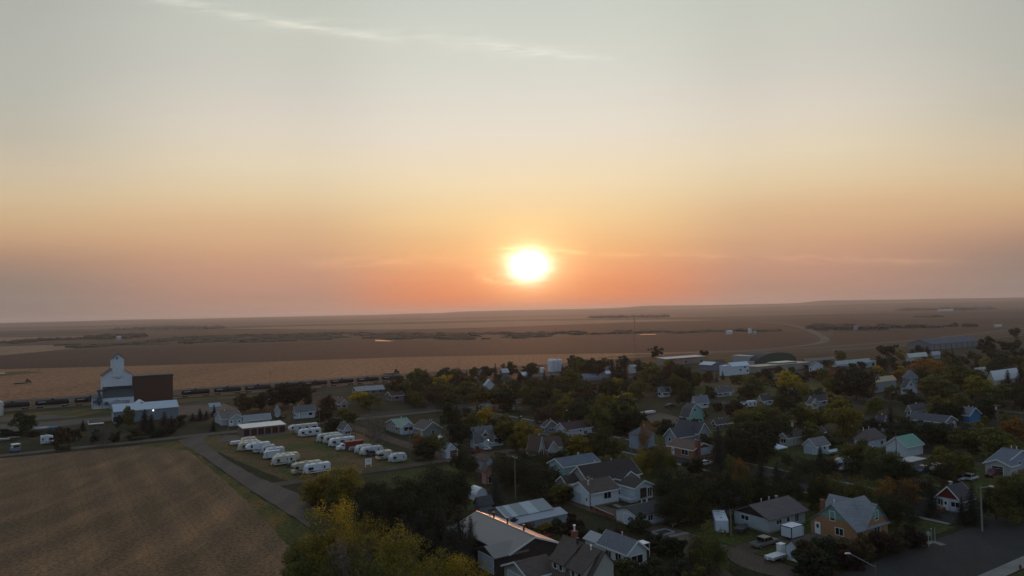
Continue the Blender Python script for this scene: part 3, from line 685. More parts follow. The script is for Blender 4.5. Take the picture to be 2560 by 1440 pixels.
def house(name, label, cat, short, nc, lx, rx, e, rise, ridge, wall, roof, kind='gable', at='e', wins='auto', ohg=.4, trim=True, group='houses of the town', la=None, lb=None, z0=0, extra=None, wm=None, rm=None, frames=None):
    global HN; HN += 1
    P = G(*nc, e if at == 'e' else 0.0)
    LA = la if la else solve(P, UX, rx); LB = lb if lb else solve(P, BX, lx)
    P = Vector((P.x, P.y, 0)); oh = ohg if kind != 'arch' else .1
    base = P + UX * oh + BX * oh; LA = max(2.0, LA - 2 * oh); LB = max(2.0, LB - 2 * oh)
    root = thing(name, label, cat, base, TH, group)
    root['extent'] = (LA, LB)
    dist = P.length
    if frames is None: frames = dist < 330
    wmat = wm if wm else siding(wall); rmat = rm if rm else shingle(roof)
    volume(root, 0, LA, 0, LB, e, rise, ridge, wmat, rmat, kind, oh, trim=trimm() if trim and dist < 420 else None)
    # low concrete footing stands slightly proud
    if dist < 330 and cat == 'house':
        f_ = MB(); f_.box(-.03, LA + .03, -.03, LB + .03, 0, .35); f_.build('foundation', plain('foundation', (.22, .21, .20), .9), root)
    r2 = random.Random(HN)
    if wins == 'auto' and cat == 'house':
        for face, L in (('R', LA), ('L', LB)):
            k = max(1, int(L / 3.6)); door = r2.randrange(k) if (face == 'R' or r2.random() < .4) and k > 1 else -1
            for i in range(k):
                x = L * (i + .5) / k + r2.uniform(-.3, .3)
                if i == door: opening(root, face, x, .4, .95, 2.0, 'door', frame=frames)
                elif e > 4.4:
                    opening(root, face, x, 1.2, r2.choice([1.0, 1.5]), 1.1, 'window', frame=frames); opening(root, face, x, 3.6, 1.0, 1.1, 'window', frame=frames)
                else: opening(root, face, x, 1.15, r2.choice([1.0, 1.5, 2.0]), r2.choice([.9, 1.15]), 'window', frame=frames)
    elif isinstance(wins, list):
        for w_ in wins:
            face, fr_, z, ww, hh, kd = w_[:6]; L = LA if face == 'R' else LB
            opening(root, face, L * fr_, z, ww, hh, kd, frame=frames, mat=w_[6] if len(w_) > 6 else None)
    if cat == 'house' and kind != 'flat' and dist < 450:
        for k in range(r2.choice([1, 2, 2])):
            if ridge == 'a': chimney(root, LA * r2.uniform(.2, .8), LB * .5 + LB * .1, e + rise * .7, e + rise + .35, r2.choice([.07, .1]), False)
            else: chimney(root, LA * .5 + LA * .1, LB * r2.uniform(.2, .8), e + rise * .7, e + rise + .35, r2.choice([.07, .1]), False)
    if extra: extra(root, LA, LB, wmat, rmat)
    u, v = UV(base); FOOT.append((u - .5, u + LA + .5, v - LB - .5, v + .5))
    c_ = base + UX * LA / 2 + BX * LB / 2; LM.append((short, c_.copy(), max(LA, LB) / 2))
    xs = [proj(base + UX * a + BX * b_ + Vector((0, 0, z))) for a in (0, LA) for b_ in (0, LB) for z in (0.8, e + rise)]
    RECT.append((min(x[0] for x in xs), min(x[1] for x in xs), max(x[0] for x in xs), max(x[1] for x in xs), dist))
    return root
BRN = (.085, .062, .052); DKB = (.045, .036, .033); GRY = (.12, .125, .135); DGR = (.055, .06, .07); BLG = (.14, .17, .21); PKG = (.19, .165, .155)
WHT = (.60, .64, .70); BGE = (.36, .35, .31); CRM = (.48, .45, .36); BLU = (.30, .37, .46); TEA = (.25, .42, .42); GRW = (.33, .36, .40)
MR = metalroof

# --- foreground
def NC(u, v, z): return proj(W(u, v, z))
def x_shop(r, A, B, w, f):
    volume(r, -3.1, 3.4, .05, 6.0, 3.05, 1.1, 'a', w, f, trim=None, wname='garage_wall', rname='garage_roof')
    opening(r, 'L', 3.0, .1, 5.0, 2.6, 'garage_door', a0=-3.1, b0=.05)
    volume(r, -3.4, 4.2, B - 6.5, B - .1, 3.0, 1.4, 'a', w, f, trim=None, wname='annex_wall', rname='annex_roof')
    for k in (.25, .5, .78): chimney(r, A * .58, B * (1 - k), 4.7, 5.9, .17, False).data.materials[0] = dark()
    g_ = MB(); g_.tube((A / 2, -.4, 5.30), (A / 2, B + .4, 5.30), .11, n=6); g_.build('ridge_cap', metalroof((.5, .42, .38)), r)
house('workshop', 'long dark brown workshop with pinkish grey roof and blue garage doors at bottom centre', 'workshop', 'the long dark brown workshop', NC(68.4, -107.9, 3.2), 0, 0, 3.2, 1.9, 'b', (.060, .045, .040), PKG, extra=x_shop, wins=[], rm=metalroof((.19, .172, .164)), la=10.8, lb=20.6)
def x_dorm(r, A, B, w, f):
    pk = A * .7
    for i, (b0, b1) in enumerate(((.9, 4.4), (5.6, 9.2))):
        rf = MB(); rf.prism([(-.1, 4.75), (pk - .05, 7.66), (pk - .05, 7.80), (-.1, 4.90)], b0 - .3, b1 + .3, 'y'); ro_ = rf.build('dormer_roof', f, r)
        wl = MB(); wl.prism([(.45, 3.1), (pk - .3, 6.6), (pk - .3, 7.45), (.45, 5.0)], b0, b1, 'y'); wo_ = wl.build('dormer', w, r)
        for k in (-.55, .55): opening(wo_, 'L', (b1 - b0) / 2 + k * 1.4, 3.7, .85, .9, 'window', a0=.45, b0=b0)
    volume(r, -4.4, 1.2, B - 1.6, B + 5.6, 3.0, 1.5, 'a', w, f, trim=trimm(), wname='garage_wall', rname='garage_roof')
    opening(r, 'L', 3.6, .1, 4.8, 2.4, 'garage_door', a0=-4.4, b0=B - 1.6)
    chimney(r, A * .88, B * .86, 5.6, 8.5, .42); c2 = MB(); c2.tube((A * .88, B * .86, 8.6), (A * .88, B * .86, 9.4), .13, n=8); c2.tube((A * .88, B * .86, 9.4), (A * .88, B * .86, 9.6), .24, n=8); c2.build('flue', white(), r)
    chimney(r, A * .62, B * .60, 7.0, 8.2, .2, False).data.materials[0] = dark()
house('dormer_house', 'steep brown-roofed house with two long dormers and brick chimney at bottom edge', 'house', 'the brown-roofed dormer house', NC(69.2, -88.2, 3.0), 0, 0, 3.0, 4.65, 'b', (.36, .36, .33), BRN, kind='saltbox', extra=x_dorm, wins=[], la=6.2, lb=10.8, ohg=.25)
def x_bay(r, A, B, w, f):
    p = MB(); p.box(A + .6, A + 3.4, B * .35, B * .6, 2.5, 2.62); p.tube((A + 3.3, B * .36, 0), (A + 3.3, B * .36, 2.5), .06); p.tube((A + 3.3, B * .59, 0), (A + 3.3, B * .59, 2.5), .06); p.build('patio_roof', white(), r)
    volume(r, .5, A * .8, B + .02, B + 4.5, 2.5, .9, 'b', w, MR((.3, .31, .33)), trim=None, wname='lean_wall', rname='lean_roof')
house('bungalow', 'white bungalow with mottled grey shingle roof beside the dormer house', 'house', 'the white bungalow with mottled roof', (1567, 1386), 1489, 1624, 2.9, 1.7, 'b', (.58, .62, .64), (.13, .14, .16), rm=mottled(), extra=x_bay, wins=[('R', .5, .7, 2.6, 1.4, 'window'), ('R', .05, .1, .7, 2.1, 'door', dark()), ('L', .3, 1.0, 1.4, 1.3, 'window'), ('L', .65, 1.1, 1.4, 1.0, 'window')])
def x_wg(r, A, B, w, f):
    d = MB(); d.box(A * .1, A * .9, -.9, -.25, 0, .25); d.build('planter', woodp(), r)
house('garage', 'large white garage with brown roof and square dark window facing the alley', 'garage', 'the white alley garage', (1475, 1235), 1419, 1552, 3.1, 1.9, 'a', (.62, .68, .74), BRN, extra=x_wg, wins=[('R', .60, 1.2, 2.1, 1.6, 'window'), ('L', .62, .1, 2.8, 2.4, 'garage_door'), ('L', .17, .1, .9, 2.0, 'door')])
def x_big(r, A, B, w, f):
    volume(r, A * .50, A * .80, -2.6, 2.4, 3.3, 1.6, 'b', w, f, trim=trimm(), wname='wing_wall', rname='wing_roof')
    opening(r, 'R', (A * .3) * .5, 1.2, 1.2, 1.5, 'window', a0=A * .50, b0=-2.6); opening(r, 'R', A * .87, 1.2, 1.3, 1.4, 'window'); opening(r, 'R', A * .95, 1.3, .9, 1.2, 'window')
    volume(r, -4.0, .02, B * .45, B * .92, 2.9, 1.4, 'a', w, f, trim=trimm(), wname='porch_wall', rname='porch_roof')
    volume(r, 5.4, 11.0, -10.4, -5.0, 3.1, 1.3, 'b', siding((.52, .58, .66)), f, trim=trimm(), wname='carport_wall', rname='carport_roof')
    o = MB(); o.box(7.0, 9.0, -10.46, -10.41, .4, 2.7); o.build('carport_shade_panel', plain('opening_shade', (.03, .02, .017), .8), r)  # dark board on the closed wall, coloured as the shade inside the carport
    opening(r, 'R', 4.6, .5, 1.3, 2.0, 'window', a0=5.4, b0=-10.4)
    dk = MB(); dk.box(3.0, 5.3, -11.5, -5.5, .1, .7)
    for k in range(5): dk.box(3.0 + k * .55, 3.06 + k * .55, -11.5, -11.42, .7, 1.7)
    dk.box(3.0, 5.3, -11.5, -11.44, 1.7, 1.78); dk.build('deck', plain('deck_paint', (.34, .38, .42), .7), r)
house('large_house', 'large beige house under a very dark brown roof with white trim, behind the alley garage', 'house', 'the big dark-roofed beige house', NC(112.0, -140.2, 3.3), 1416, 1606, 3.3, 3.1, 'a', (.30, .29, .27), (.032, .026, .026), extra=x_big, wins=[('L', .5, 1.3, 1.1, 1.2, 'window')])
house('cyan_house', 'cyan-walled long bungalow with slate blue roof, behind the big dark-roofed house', 'house', 'the cyan bungalow', (1408, 1168), 1366, 1502, 3.0, 1.6, 'a', TEA, (.11, .13, .17), wins=[('L', .75, 1.3, .9, 1.1, 'window'), ('L', .3, .4, .9, 2.0, 'door')])
house('low_house', 'low white building with almost black roof, right of the brown alley fence', 'house', 'the low black-roofed white building', (1594, 1291), 1534, 1674, 2.6, 1.0, 'a', (.52, .55, .55), (.035, .038, .042), trim=False, wins=[('R', .42, 1.1, 1.3, 1.1, 'window'), ('L', .45, .2, 2.4, 2.0, 'garage_door')])
def x_tin(r, A, B, w, f):
    volume(r, -.2, A + 2.2, -2.6, -.04, 1.7, .7, 'a', w, MR((.24, .27, .33)), 'shed', .2, trim=None, wname='lean_wall', rname='lean_roof')
house('tin_shed', 'long low shed with patchwork pale tin roof, behind the dark brown workshop', 'shed', 'the patchwork tin-roofed shed', (1265, 1296), 1214, 1385, 2.6, 1.3, 'a', (.28, .30, .33), (0, 0, 0), rm=metalroof((.36, .42, .45), .8), extra=x_tin, wins=[('L', .5, .9, .8, .8, 'window')], trim=False)
house('small_shed', 'small grey shed with charcoal roof left of the tin-roofed shed', 'shed', 'the small charcoal-roofed shed', (1197, 1263), 1183, 1236, 2.5, 1.3, 'a', (.26, .28, .33), DGR, wins=[], trim=False)
house('quonset', 'little white round-topped shelter left of the tall alley pole', 'shed', 'the little white round-topped shelter', (1190, 1246), 1181, 1212, .8, 2.0, 'b', WHT, WHT, 'arch', rm=metalroof((.52, .58, .64)), wins=[], la=3.4, lb=4)
house('narrow_shed', 'narrow tall pink shed beside the alley bushes', 'shed', 'the narrow pink shed', (1213, 1178), 1203, 1224, 3.6, 1.2, 'b', (.42, .19, .18), BRN, wins=[('R', .6, .2, .9, 1.8, 'door', dark())], trim=False)
house('blue_grey_shed', 'blue-grey shed with rusty brown roof behind the pink shed', 'shed', 'the blue-grey shed with rusty roof', (1215, 1152), 1187, 1232, 3.2, 1.0, 'b', (.33, .38, .46), (.12, .075, .055), wins=[], trim=False)
def x_ranch(r, A, B, w, f):
    g_ = MB(); m_ = B / 2; g_.prism([(.25, 2.85), (m_, 4.62), (B - .25, 2.85)], -.06, -.025, 'x'); g_.build('gable_panel', plain('dark_gable', (.035, .022, .02), .8), r)
    chimney(r, A * .75, B * .55, 4.3, 5.1, .22, False)
house('ranch_house', 'white ranch house with mauve-brown roof and dark gable, bottom right of centre', 'house', 'the white ranch house with dark gable', (1923, 1301), 1825, 2023, 2.9, 1.85, 'a', (.40, .44, .46), (.105, .088, .088), extra=x_ranch, ohg=.6, trim=False, wins=[('L', .68, 1.5, 1.9, .9, 'window'), ('R', .27, 1.4, 1.6, .9, 'window'), ('R', .52, 1.4, .9, .9, 'window'), ('R', .76, 1.0, 1.2, 1.4, 'window')])
house('hip_house', 'beige house with faded green hipped roof behind the mauve-roofed ranch house', 'house', 'the green hip-roofed house', (1826, 1257), 1790, 1896, 3.0, 2.2, 'a', (.38, .38, .34), (.12, .21, .18), 'hip', wins=[('R', .25, 1.1, 1.6, 1.2, 'window'), ('R', .05, .4, .9, 2, 'door')])
def x_orange(r, A, B, w, f):
    volume(r, A - 7.6 if A > 9 else A * .3, A, -.03, B - .2, 2.6, 3.9, 'b', w, f, trim=None, oh=.35, wname='cross_wall', rname='cross_roof')
    for face, P_ in (('L', B), ('R', 7.6)):
        g_ = MB(); tl = plain('teal_gable', (.15, .27, .24), .7)
        if face == 'L': g_.prism([(B * .16, 3.9), (B / 2, 6.42), (B * .84, 3.9)], -.05, -.02, 'x')
        else: g_.prism([(A - 7.6 + 7.6 * .16, 3.9), (A - 3.8, 6.4), (A - 7.6 * .16, 3.9)], -.10, -.055, 'y')
        g_.build('gable_panel', tl, r)
    opening(r, 'R', A - 3.8, 3.6, 1.0, 1.7, 'window', b0=-.06); opening(r, 'R', A - 3.8, 1.0, 1.9, 1.2, 'window', b0=-.03)
    chimney(r, A * .12, B * .8, 3.6, 6.6, .35)
    c_ = bpy.context
house('gabled_house', 'orange and teal gabled cottage with blue-grey roof beside the paved junction', 'house', 'the orange and teal cottage', (2143, 1330), 2061, 2219, 2.6, 3.9, 'a', (.36, .185, .095), (.20, .215, .235), extra=x_orange, trim=False, wins=[('L', .84, .3, 1.0, 2.1, 'door'), ('L', .36, 1.0, 1.6, 1.3, 'window'), ('L', .5, 3.5, 1.0, 1.7, 'window'), ('R', .15, 1.0, 1.0, 1.2, 'window')], la=11.2, lb=10.5)
def x_red(r, A, B, w, f):
    g_ = MB(); g_.prism([(.15, 2.9), (B / 2, 5.3), (B - .15, 2.9)], -.05, -.02, 'x'); g_.build('gable_panel', siding((.17, .022, .018), True), r)
    st = MB()
    for k in range(4): st.box(-1.6 - k * .3, -.1, B * .62, B * .85, 0, .9 - k * .22)
    st.build('steps', plain('step_brick', (.3, .14, .1), .9), r)
    chimney(r, A * .3, B * .55, 4.8, 6.0, .28, False)
house('red_gable_house', 'white house with dark red gable among spruces beside the side street', 'house', 'the red-gabled white house', (2404, 1253), 2334, 2441, 2.9, 2.5, 'a', (.50, .55, .66), (.045, .048, .06), extra=x_red, wins=[('L', .82, 1.2, 1.2, 1.2, 'window'), ('L', .62, .4, .9, 2.0, 'door'), ('L', .22, 1.3, 1.7, 1.0, 'window')])
def x_bg(r, A, B, w, f):
    volume(r, -1.2, 3.2, -2.0, 4.0, 2.8, 1.2, 'a', siding((.42, .42, .42)), f, trim=trimm(), wname='garage_wall', rname='garage_roof')
    opening(r, 'L', 3.0, .1, 2.6, 2.2, 'garage_door', a0=-1.2, b0=-2.0, mat=dark())
house('blue_house', 'blue-grey house with slate hip roof and white garage at right edge', 'house', 'the blue-grey house at the right edge', (2512, 1161), 2462, 2600, 2.9, 2.3, 'b', (.27, .33, .44), (.11, .13, .165), extra=x_bg, wins=[('R', .45, 1.1, 1.1, 1.3, 'window')])
# --- middle band, right
house('barn', 'white barn-like building with bright green metal roof', 'barn', 'the green-roofed white barn', (2268, 1118), 2209, 2312, 3.1, 2.4, 'a', (.55, .60, .66), (0, 0, 0), rm=metalroof((.055, .23, .19)), wins=[])
house('garage', 'white garage with grey roof and wide door in front of the beige mobile home', 'garage', 'the white grey-roofed garage', (2040, 1116), 2004, 2077, 2.7, 1.9, 'a', (.52, .58, .66), (.16, .155, .165), wins=[('L', .60, .1, 2.9, 2.2, 'garage_door'), ('R', .65, 1.2, .9, .8, 'window')])
house('mobile_home', 'long beige mobile home with dark brown roof behind the grey-roofed garage', 'house', 'the long beige mobile home', (1970, 1095), 1943, 2067, 3.0, 1.3, 'a', (.38, .40, .36), (.062, .052, .052), wins=[('L', .5, 1.2, 1.8, 1.2, 'window'), ('R', .15, 1.2, .7, .9, 'window'), ('R', .42, 1.0, .9, 2, 'door'), ('R', .62, 1.4, .9, .7, 'window'), ('R', .88, 1.2, 1.7, 1.1, 'window')])
house('hip_house', 'white house with brown pyramid roof left of the green-roofed barn', 'house', 'the brown pyramid-roofed house', (2172, 1103), 2131, 2220, 3.0, 3.0, 'a', (.48, .53, .60), (.105, .085, .082), 'hip')
def x_brick(r, A, B, w, f):
    p = MB(); p.box(A * .38, A * .98, -.12, -.02, 1.0, 3.1); p.build('white_wall_panel', siding((.45, .50, .58)), r)
    chimney(r, A * .2, -.35, 0, 5.6, .55)
    g_ = MB(); m_ = A / 2; g_.prism([(.3, 2.9), (m_, 4.45), (A - .3, 2.9)], -.045, -.02, 'y'); g_.build('gable_panel', plain('red_brown_gable', (.14, .05, .035), .8), r)
house('brick_house', 'orange brick bungalow with brown roof and tall side chimney facing the street trees', 'house', 'the orange brick bungalow', (1733, 1126), 1664, 1786, 2.9, 1.6, 'b', (.30, .13, .075), (.12, .075, .06), extra=x_brick, trim=True, wins=[('L', .32, 1.0, 2.6, 1.5, 'window'), ('L', .78, .4, .9, 2.0, 'door')])
def x_tri(r, A, B, w, f):
    volume(r, -8.8, 3.0, 1.2, B * .62, 3.0, 2.6, 'a', w, f, trim=trimm(), wname='wing_wall', rname='wing_roof')
    opening(r, 'L', B * .3, 1.4, 1.0, 1.0, 'window', a0=-8.8, b0=1.2)
house('gabled_house', 'blue-grey house with several steep charcoal gables behind the orange brick bungalow', 'house', 'the many-gabled charcoal-roofed house', (1746, 1083), 1683, 1777, 3.6, 3.0, 'b', (.27, .31, .36), (.055, .058, .07), extra=x_tri, wins=[('R', .7, 1.2, 1.0, 1.0, 'window')])
house('slate_house', 'two-storey blue house with slate roof left of the tan birch', 'house', 'the blue slate-roofed house', (1596, 1090), 1568, 1640, 4.6, 2.4, 'b', (.27, .33, .40), (.085, .095, .115), 'hip', wins=[('R', .4, 3.2, 1.3, 1.0, 'window')])
house('mint_house', 'mint green house with steep dark gambrel roof', 'house', 'the mint green gambrel house', (1722, 1041), 1699, 1762, 3.2, 4.4, 'b', (.24, .44, .40), (.065, .075, .08), 'gambrel', wins=[('R', .42, 4.9, .9, .9, 'window'), ('R', .35, 1.3, .9, 1.0, 'window')])
house('white_house', 'small white house with blue-grey roof behind the mint green house', 'house', 'the small white house behind the mint one', (1738, 1006), 1732, 1774, 3.1, 2.4, 'a', (.52, .58, .66), (.17, .19, .24))
house('brown_house', 'low brown house with dark roof right of the mint green house', 'house', 'the low brown house', (1791, 1060), 1779, 1836, 2.7, 1.2, 'a', (.12, .10, .09), (.06, .055, .06))
house('dark_roof_house', 'dark-roofed house beside the small white gabled garage and power pole', 'house', 'the dark-roofed house by the gabled garage', (2034, 1002), 2018, 2072, 3.0, 2.0, 'a', (.25, .26, .28), (.052, .052, .062))
house('garage', 'small white garage with pointed gable in front of the dark-roofed house', 'garage', 'the small pointed white garage', (2028, 1010), 2026, 2053, 2.5, 2.0, 'b', (.42, .48, .56), (.075, .075, .085), wins=[], la=6)
house('peach_roof_house', 'tall grey house with pale peach metal roof', 'house', 'the peach-roofed grey house', (2187, 957), 2180, 2243, 5.2, 2.6, 'a', (.24, .26, .29), (0, 0, 0), 'hip', rm=metalroof((.42, .31, .20)), wins=[])
house('chalet', 'white chalet with steep black-trimmed gable right of the peach-roofed house', 'house', 'the white chalet', (2263, 970), 2256, 2296, 3.4, 3.8, 'b', (.50, .55, .62), (.06, .06, .07), wins=[('R', .5, 4.2, 1.6, 1.0, 'window'), ('R', .5, 1.2, 2.2, 1.2, 'window')])
house('chalet', 'grey gabled house with round porch window behind the white chalet', 'house', 'the grey gabled house behind the chalet', (2266, 944), 2262, 2298, 3.4, 3.6, 'b', (.26, .29, .34), (.12, .12, .14))
house('blue_cottage', 'vivid blue house with grey roof and white trim', 'house', 'the vivid blue house', (2424, 1039), 2394, 2455, 3.0, 2.4, 'b', (.035, .17, .36), (.13, .14, .165), wins=[])
house('long_house', 'very long charcoal roofed house left of the vivid blue house', 'house', 'the very long charcoal roof', (2361, 1057), 2262, 2396, 2.7, 1.9, 'b', (.18, .20, .24), (.058, .064, .08))
house('dark_roof_house', 'white-blue house with steep charcoal roof left of the tall spruce', 'house', 'the steep charcoal-roofed house', (2208, 1059), 2186, 2224, 3.0, 2.6, 'b', (.32, .38, .48), (.05, .055, .07))
house('grey_roof_house', 'grey roofed house half hidden behind the very long charcoal roof', 'house', 'the half-hidden grey roof', (2280, 1026), 2264, 2316, 2.9, 1.9, 'a', (.28, .30, .32), (.085, .09, .10))
house('white_house', 'white shed with bright roof by the right edge spruces', 'shed', 'the small bright-roofed shed', (2443, 932), 2438, 2470, 3.6, 2.6, 'a', (.50, .55, .60), (0, 0, 0), rm=metalroof((.55, .60, .66)), wins=[])
house('hall', 'big cream hall with white metal roof near the right edge', 'hall', 'the big cream hall', (2486, 948), 2466, 2552, 4.2, 4.0, 'a', (.44, .40, .30), (0, 0, 0), rm=metalroof((.52, .58, .66)), wins=[('R', .3, 1.2, 1.2, 1.6, 'window'), ('R', .6, 1.2, 1.2, 1.6, 'window')])
# --- middle band, left
house('garage', 'white garage with dark red door next to the lane', 'garage', 'the white garage with red door', (1114, 1126), 1101, 1145, 2.7, 1.7, 'b', (.50, .58, .68), (0, 0, 0), rm=metalroof((.38, .42, .46)), wins=[('R', .72, .1, 2.5, 2.3, 'garage_door', plain('red_door', (.12, .02, .018), .5))])
def x_farm(r, A, B, w, f):
    volume(r, A + .02, A + 4.6, 1.0, B - 2, 3.0, 1.0, 'b', w, f, trim=trimm(), wname='wing_wall', rname='wing_roof')
    opening(r, 'R', A + 2.3, 1.2, 2.6, 1.2, 'window', b0=1.0)
    volume(r, A * .42, A * .62, -.3, 3.2, 5.0, 1.0, 'b', siding((.30, .32, .34)), f, trim=trimm(), z0=3.3, wname='dormer', rname='dormer_roof')
    opening(r, 'R', A * .1, 3.95, 1.4, 1.0, 'window', a0=A * .42, b0=-.3)
    volume(r, A * .30, A * .62, -1.8, -.04, 2.3, .9, 'b', w, f, trim=trimm(), wname='entry_wall', rname='entry_roof')
    l = MB(); l.lathe([(.01, 2.45), (.13, 2.5), (.16, 2.6), (.1, 2.7), (.01, 2.72)], 8, (A * .70, -.28)); l.build('porch_lamp', emis('lamp_glow', (1, .96, .85), 3), r)
house('farmhouse', 'white farmhouse with grey mansard-like roof, dormer and porch lamp beside parked vehicles', 'house', 'the white farmhouse with porch lamp', (1186, 1101), 1171, 1237, 3.1, 3.9, 'a', (.55, .62, .70), (.13, .135, .145), 'gambrel', extra=x_farm, wins=[('R', .14, 1.2, 1.0, 1.0, 'window'), ('R', .78, 1.0, 1.0, 1.1, 'window'), ('L', .5, 4.6, 1, 1.1, 'window')])
def x_green(r, A, B, w, f):
    volume(r, A - 5.2, A - .1, -2.2, 3.0, 3.0, 1.5, 'b', siding((.42, .52, .62)), f, trim=trimm(), wname='sunroom_wall', rname='sunroom_roof')
    opening(r, 'R', A - 2.6, 1.3, 3.6, 1.4, 'window', b0=-2.2)
house('green_roof_house', 'pale blue house with green metal roof and sunroom left of the street poles', 'house', 'the green-roofed pale blue house', (996, 1066), 962, 1034, 3.0, 1.9, 'a', (.22, .25, .25), (0, 0, 0), rm=metalroof((.085, .20, .17)), extra=x_green)
house('olive_house', 'grey-green house with brown roof and wide gable right of the green-roofed house', 'house', 'the grey-green wide-gabled house', (1059, 1074), 1032, 1107, 3.0, 2.4, 'b', (.20, .23, .21), (.10, .08, .075))
house('maroon_roof_house', 'white house under a long dark maroon roof', 'house', 'the long maroon-roofed house', (1415, 1075), 1385, 1483, 2.9, 2.0, 'a', (.46, .50, .56), (.050, .030, .032), wins=[('R', .55, 1.5, .8, .7, 'window'), ('R', .75, .5, 1.5, 1.2, 'window')])
house('grey_house', 'grey house with dark brown roof left of the long maroon roof', 'house', 'the grey house beside the maroon roof', (1362, 1067), 1352, 1397, 3.0, 2.0, 'b', (.20, .20, .21), (.075, .055, .055))
def x_steep(r, A, B, w, f):
    volume(r, A - .02, A + 8.0, 1.6, B - .5, 3.0, 2.6, 'a', w, f, trim=trimm(), wname='wing_wall', rname='wing_roof')
    volume(r, A + 1.0, A + 4.4, -.6, 1.65, 3.0, 2.0, 'b', siding((.45, .47, .5)), f, trim=trimm(), wname='entry_wall', rname='entry_roof')
house('steep_house', 'brown steep-roofed house with white lower walls left of the young street trees', 'house', 'the steep brown-roofed house', (1345, 1128), 1315, 1366, 2.6, 4.2, 'b', (.46, .47, .48), (.095, .060, .050), extra=x_steep)
house('grey_roof_house', 'dark house with light grey hipped roof behind the orange maple', 'house', 'the dark house behind the orange maple', (1216, 1017), 1196, 1238, 2.8, 1.8, 'b', (.13, .10, .10), (.19, .20, .22), 'hip')
house('grey_roof_house', 'grey hip-roofed house right of the orange maple', 'house', 'the grey hip-roofed house', (1252, 1014), 1244, 1296, 2.8, 2.4, 'a', (.26, .27, .30), (.15, .165, .19), 'hip')
house('brown_house', 'small brown gabled house with pale roof edge near the railway', 'house', 'the small brown gabled house', (1197, 936), 1190, 1214, 3.0, 3.0, 'b', (.13, .10, .09), (.26, .27, .30))
house('pale_shed', 'tall shed with pale grey roof near the railway', 'shed', 'the tall pale-roofed shed', (1256, 931), 1247, 1274, 3.8, 2.2, 'a', (.18, .17, .17), (0, 0, 0), rm=metalroof((.40, .43, .47)), wins=[])
house('white_garage', 'white shed with slanting gable behind leafy yards near the railway', 'shed', 'the white slant-gabled shed', (1213, 963), 1209, 1238, 3.4, 3.0, 'b', (.48, .55, .64), (0, 0, 0), rm=metalroof((.42, .46, .50)), wins=[])
house('low_white_house', 'long low building with pale roof left of the white grain bins', 'building', 'the long low pale building', (1300, 938), 1292, 1322, 3.0, 1.6, 'a', (.36, .40, .44), (0, 0, 0), rm=metalroof((.55, .60, .66)), wins=[])
house('low_brown_building', 'long low tan building in front of the white grain bins', 'building', 'the long low tan building', (1334, 942), 1328, 1396, 3.0, 1.2, 'a', (.26, .22, .20), (.20, .13, .11), wins=[('R', .15, 1, 1.2, 1.2, 'window'), ('R', .75, 1, 2, 1.2, 'window')])
house('arch_shed', 'blue-grey quonset with rounded metal roof in the trees', 'shed', 'the blue-grey quonset', (1458, 950), 1446, 1506, 1.0, 3.4, 'a', (.2, .2, .22), (0, 0, 0), 'arch', rm=metalroof((.20, .22, .29)), wins=[])
house('white_house', 'white house with pale roof left of the dark street spruce', 'house', 'the white house by the dark spruce', (1514, 916), 1508, 1534, 4.5, 3.2, 'a', (.42, .46, .50), (0, 0, 0), rm=metalroof((.46, .50, .52)))
house('white_shed', 'low shed with white roof in front of the spruce', 'shed', 'the low white-roofed shed by the spruce', (1516, 934), 1503, 1530, 3.0, 1.5, 'a', (.3, .3, .32), (0, 0, 0), rm=metalroof((.56, .60, .64)), wins=[])
house('small_white_shed', 'white boxy shed and yard tank building beside the big flat store', 'shed', 'the white boxy shed', (1577, 916), 1574, 1592, 5.0, .8, 'a', (.50, .55, .60), (.4, .42, .45), wins=[])
house('rv_garage', 'small house with dark roof beside the parked white motorhome', 'house', 'the small dark-roofed house by the motorhome', (1652, 979), 1647, 1678, 3.0, 2.0, 'a', (.50, .56, .64), (.10, .11, .13))
house('grey_roof_house', 'grey roofed house beside parked white vehicles in the middle distance', 'house', 'the grey-roofed house by the white vehicles', (1795, 980), 1790, 1835, 2.8, 2.0, 'a', (.30, .30, .32), (.10, .105, .12))
house('dark_roof_house', 'house with dark roof and pale gable right of the dark round tree', 'house', 'the pale-gabled dark-roofed house', (1905, 1000), 1894, 1934, 2.9, 1.9, 'a', (.38, .42, .46), (.06, .06, .07))
def x_dup(r, A, B, w, f):
    volume(r, A * .28, A + .4, -3.2, 3.2, 3.0, 1.9, 'b', w, f, trim=trimm(), wname='wing_wall', rname='wing_roof')
    for k in (.40, .80): opening(r, 'R', A * k, .5, 1.5, 2.0, 'door', b0=-3.2)
house('duplex', 'pale grey double-door building with brown roof above the storage garages', 'house', 'the pale duplex', (553, 1048), 534, 606, 3.0, 2.3, 'a', (.42, .46, .52), (.125, .105, .10), extra=x_dup, wins=[('L', .4, 1.2, 1.0, 1.2, 'window')])
house('long_building', 'long pale building with grey metal roof joined to the duplex', 'building', 'the long pale metal-roofed building', (610, 1051), 604, 679, 3.2, 1.7, 'a', (.40, .42, .42), (0, 0, 0), rm=metalroof((.24, .26, .28)), wins=[('R', .08, .2, 1, 2, 'door'), ('R', .55, 1.3, 3, .8, 'window')])
house('white_house', 'white house with grey roof and dark hedge beyond the storage garages', 'house', 'the white house behind the dark hedge', (737, 1030), 731, 790, 3.2, 2.3, 'a', (.50, .56, .64), (.14, .14, .155))
house('tiny_white_shed', 'tiny white shed with pointed roof beside the side road', 'shed', 'the tiny white pointed shed', (688, 1026), 685, 704, 3.0, 1.8, 'b', (.42, .46, .52), (.22, .23, .25), wins=[], trim=False)
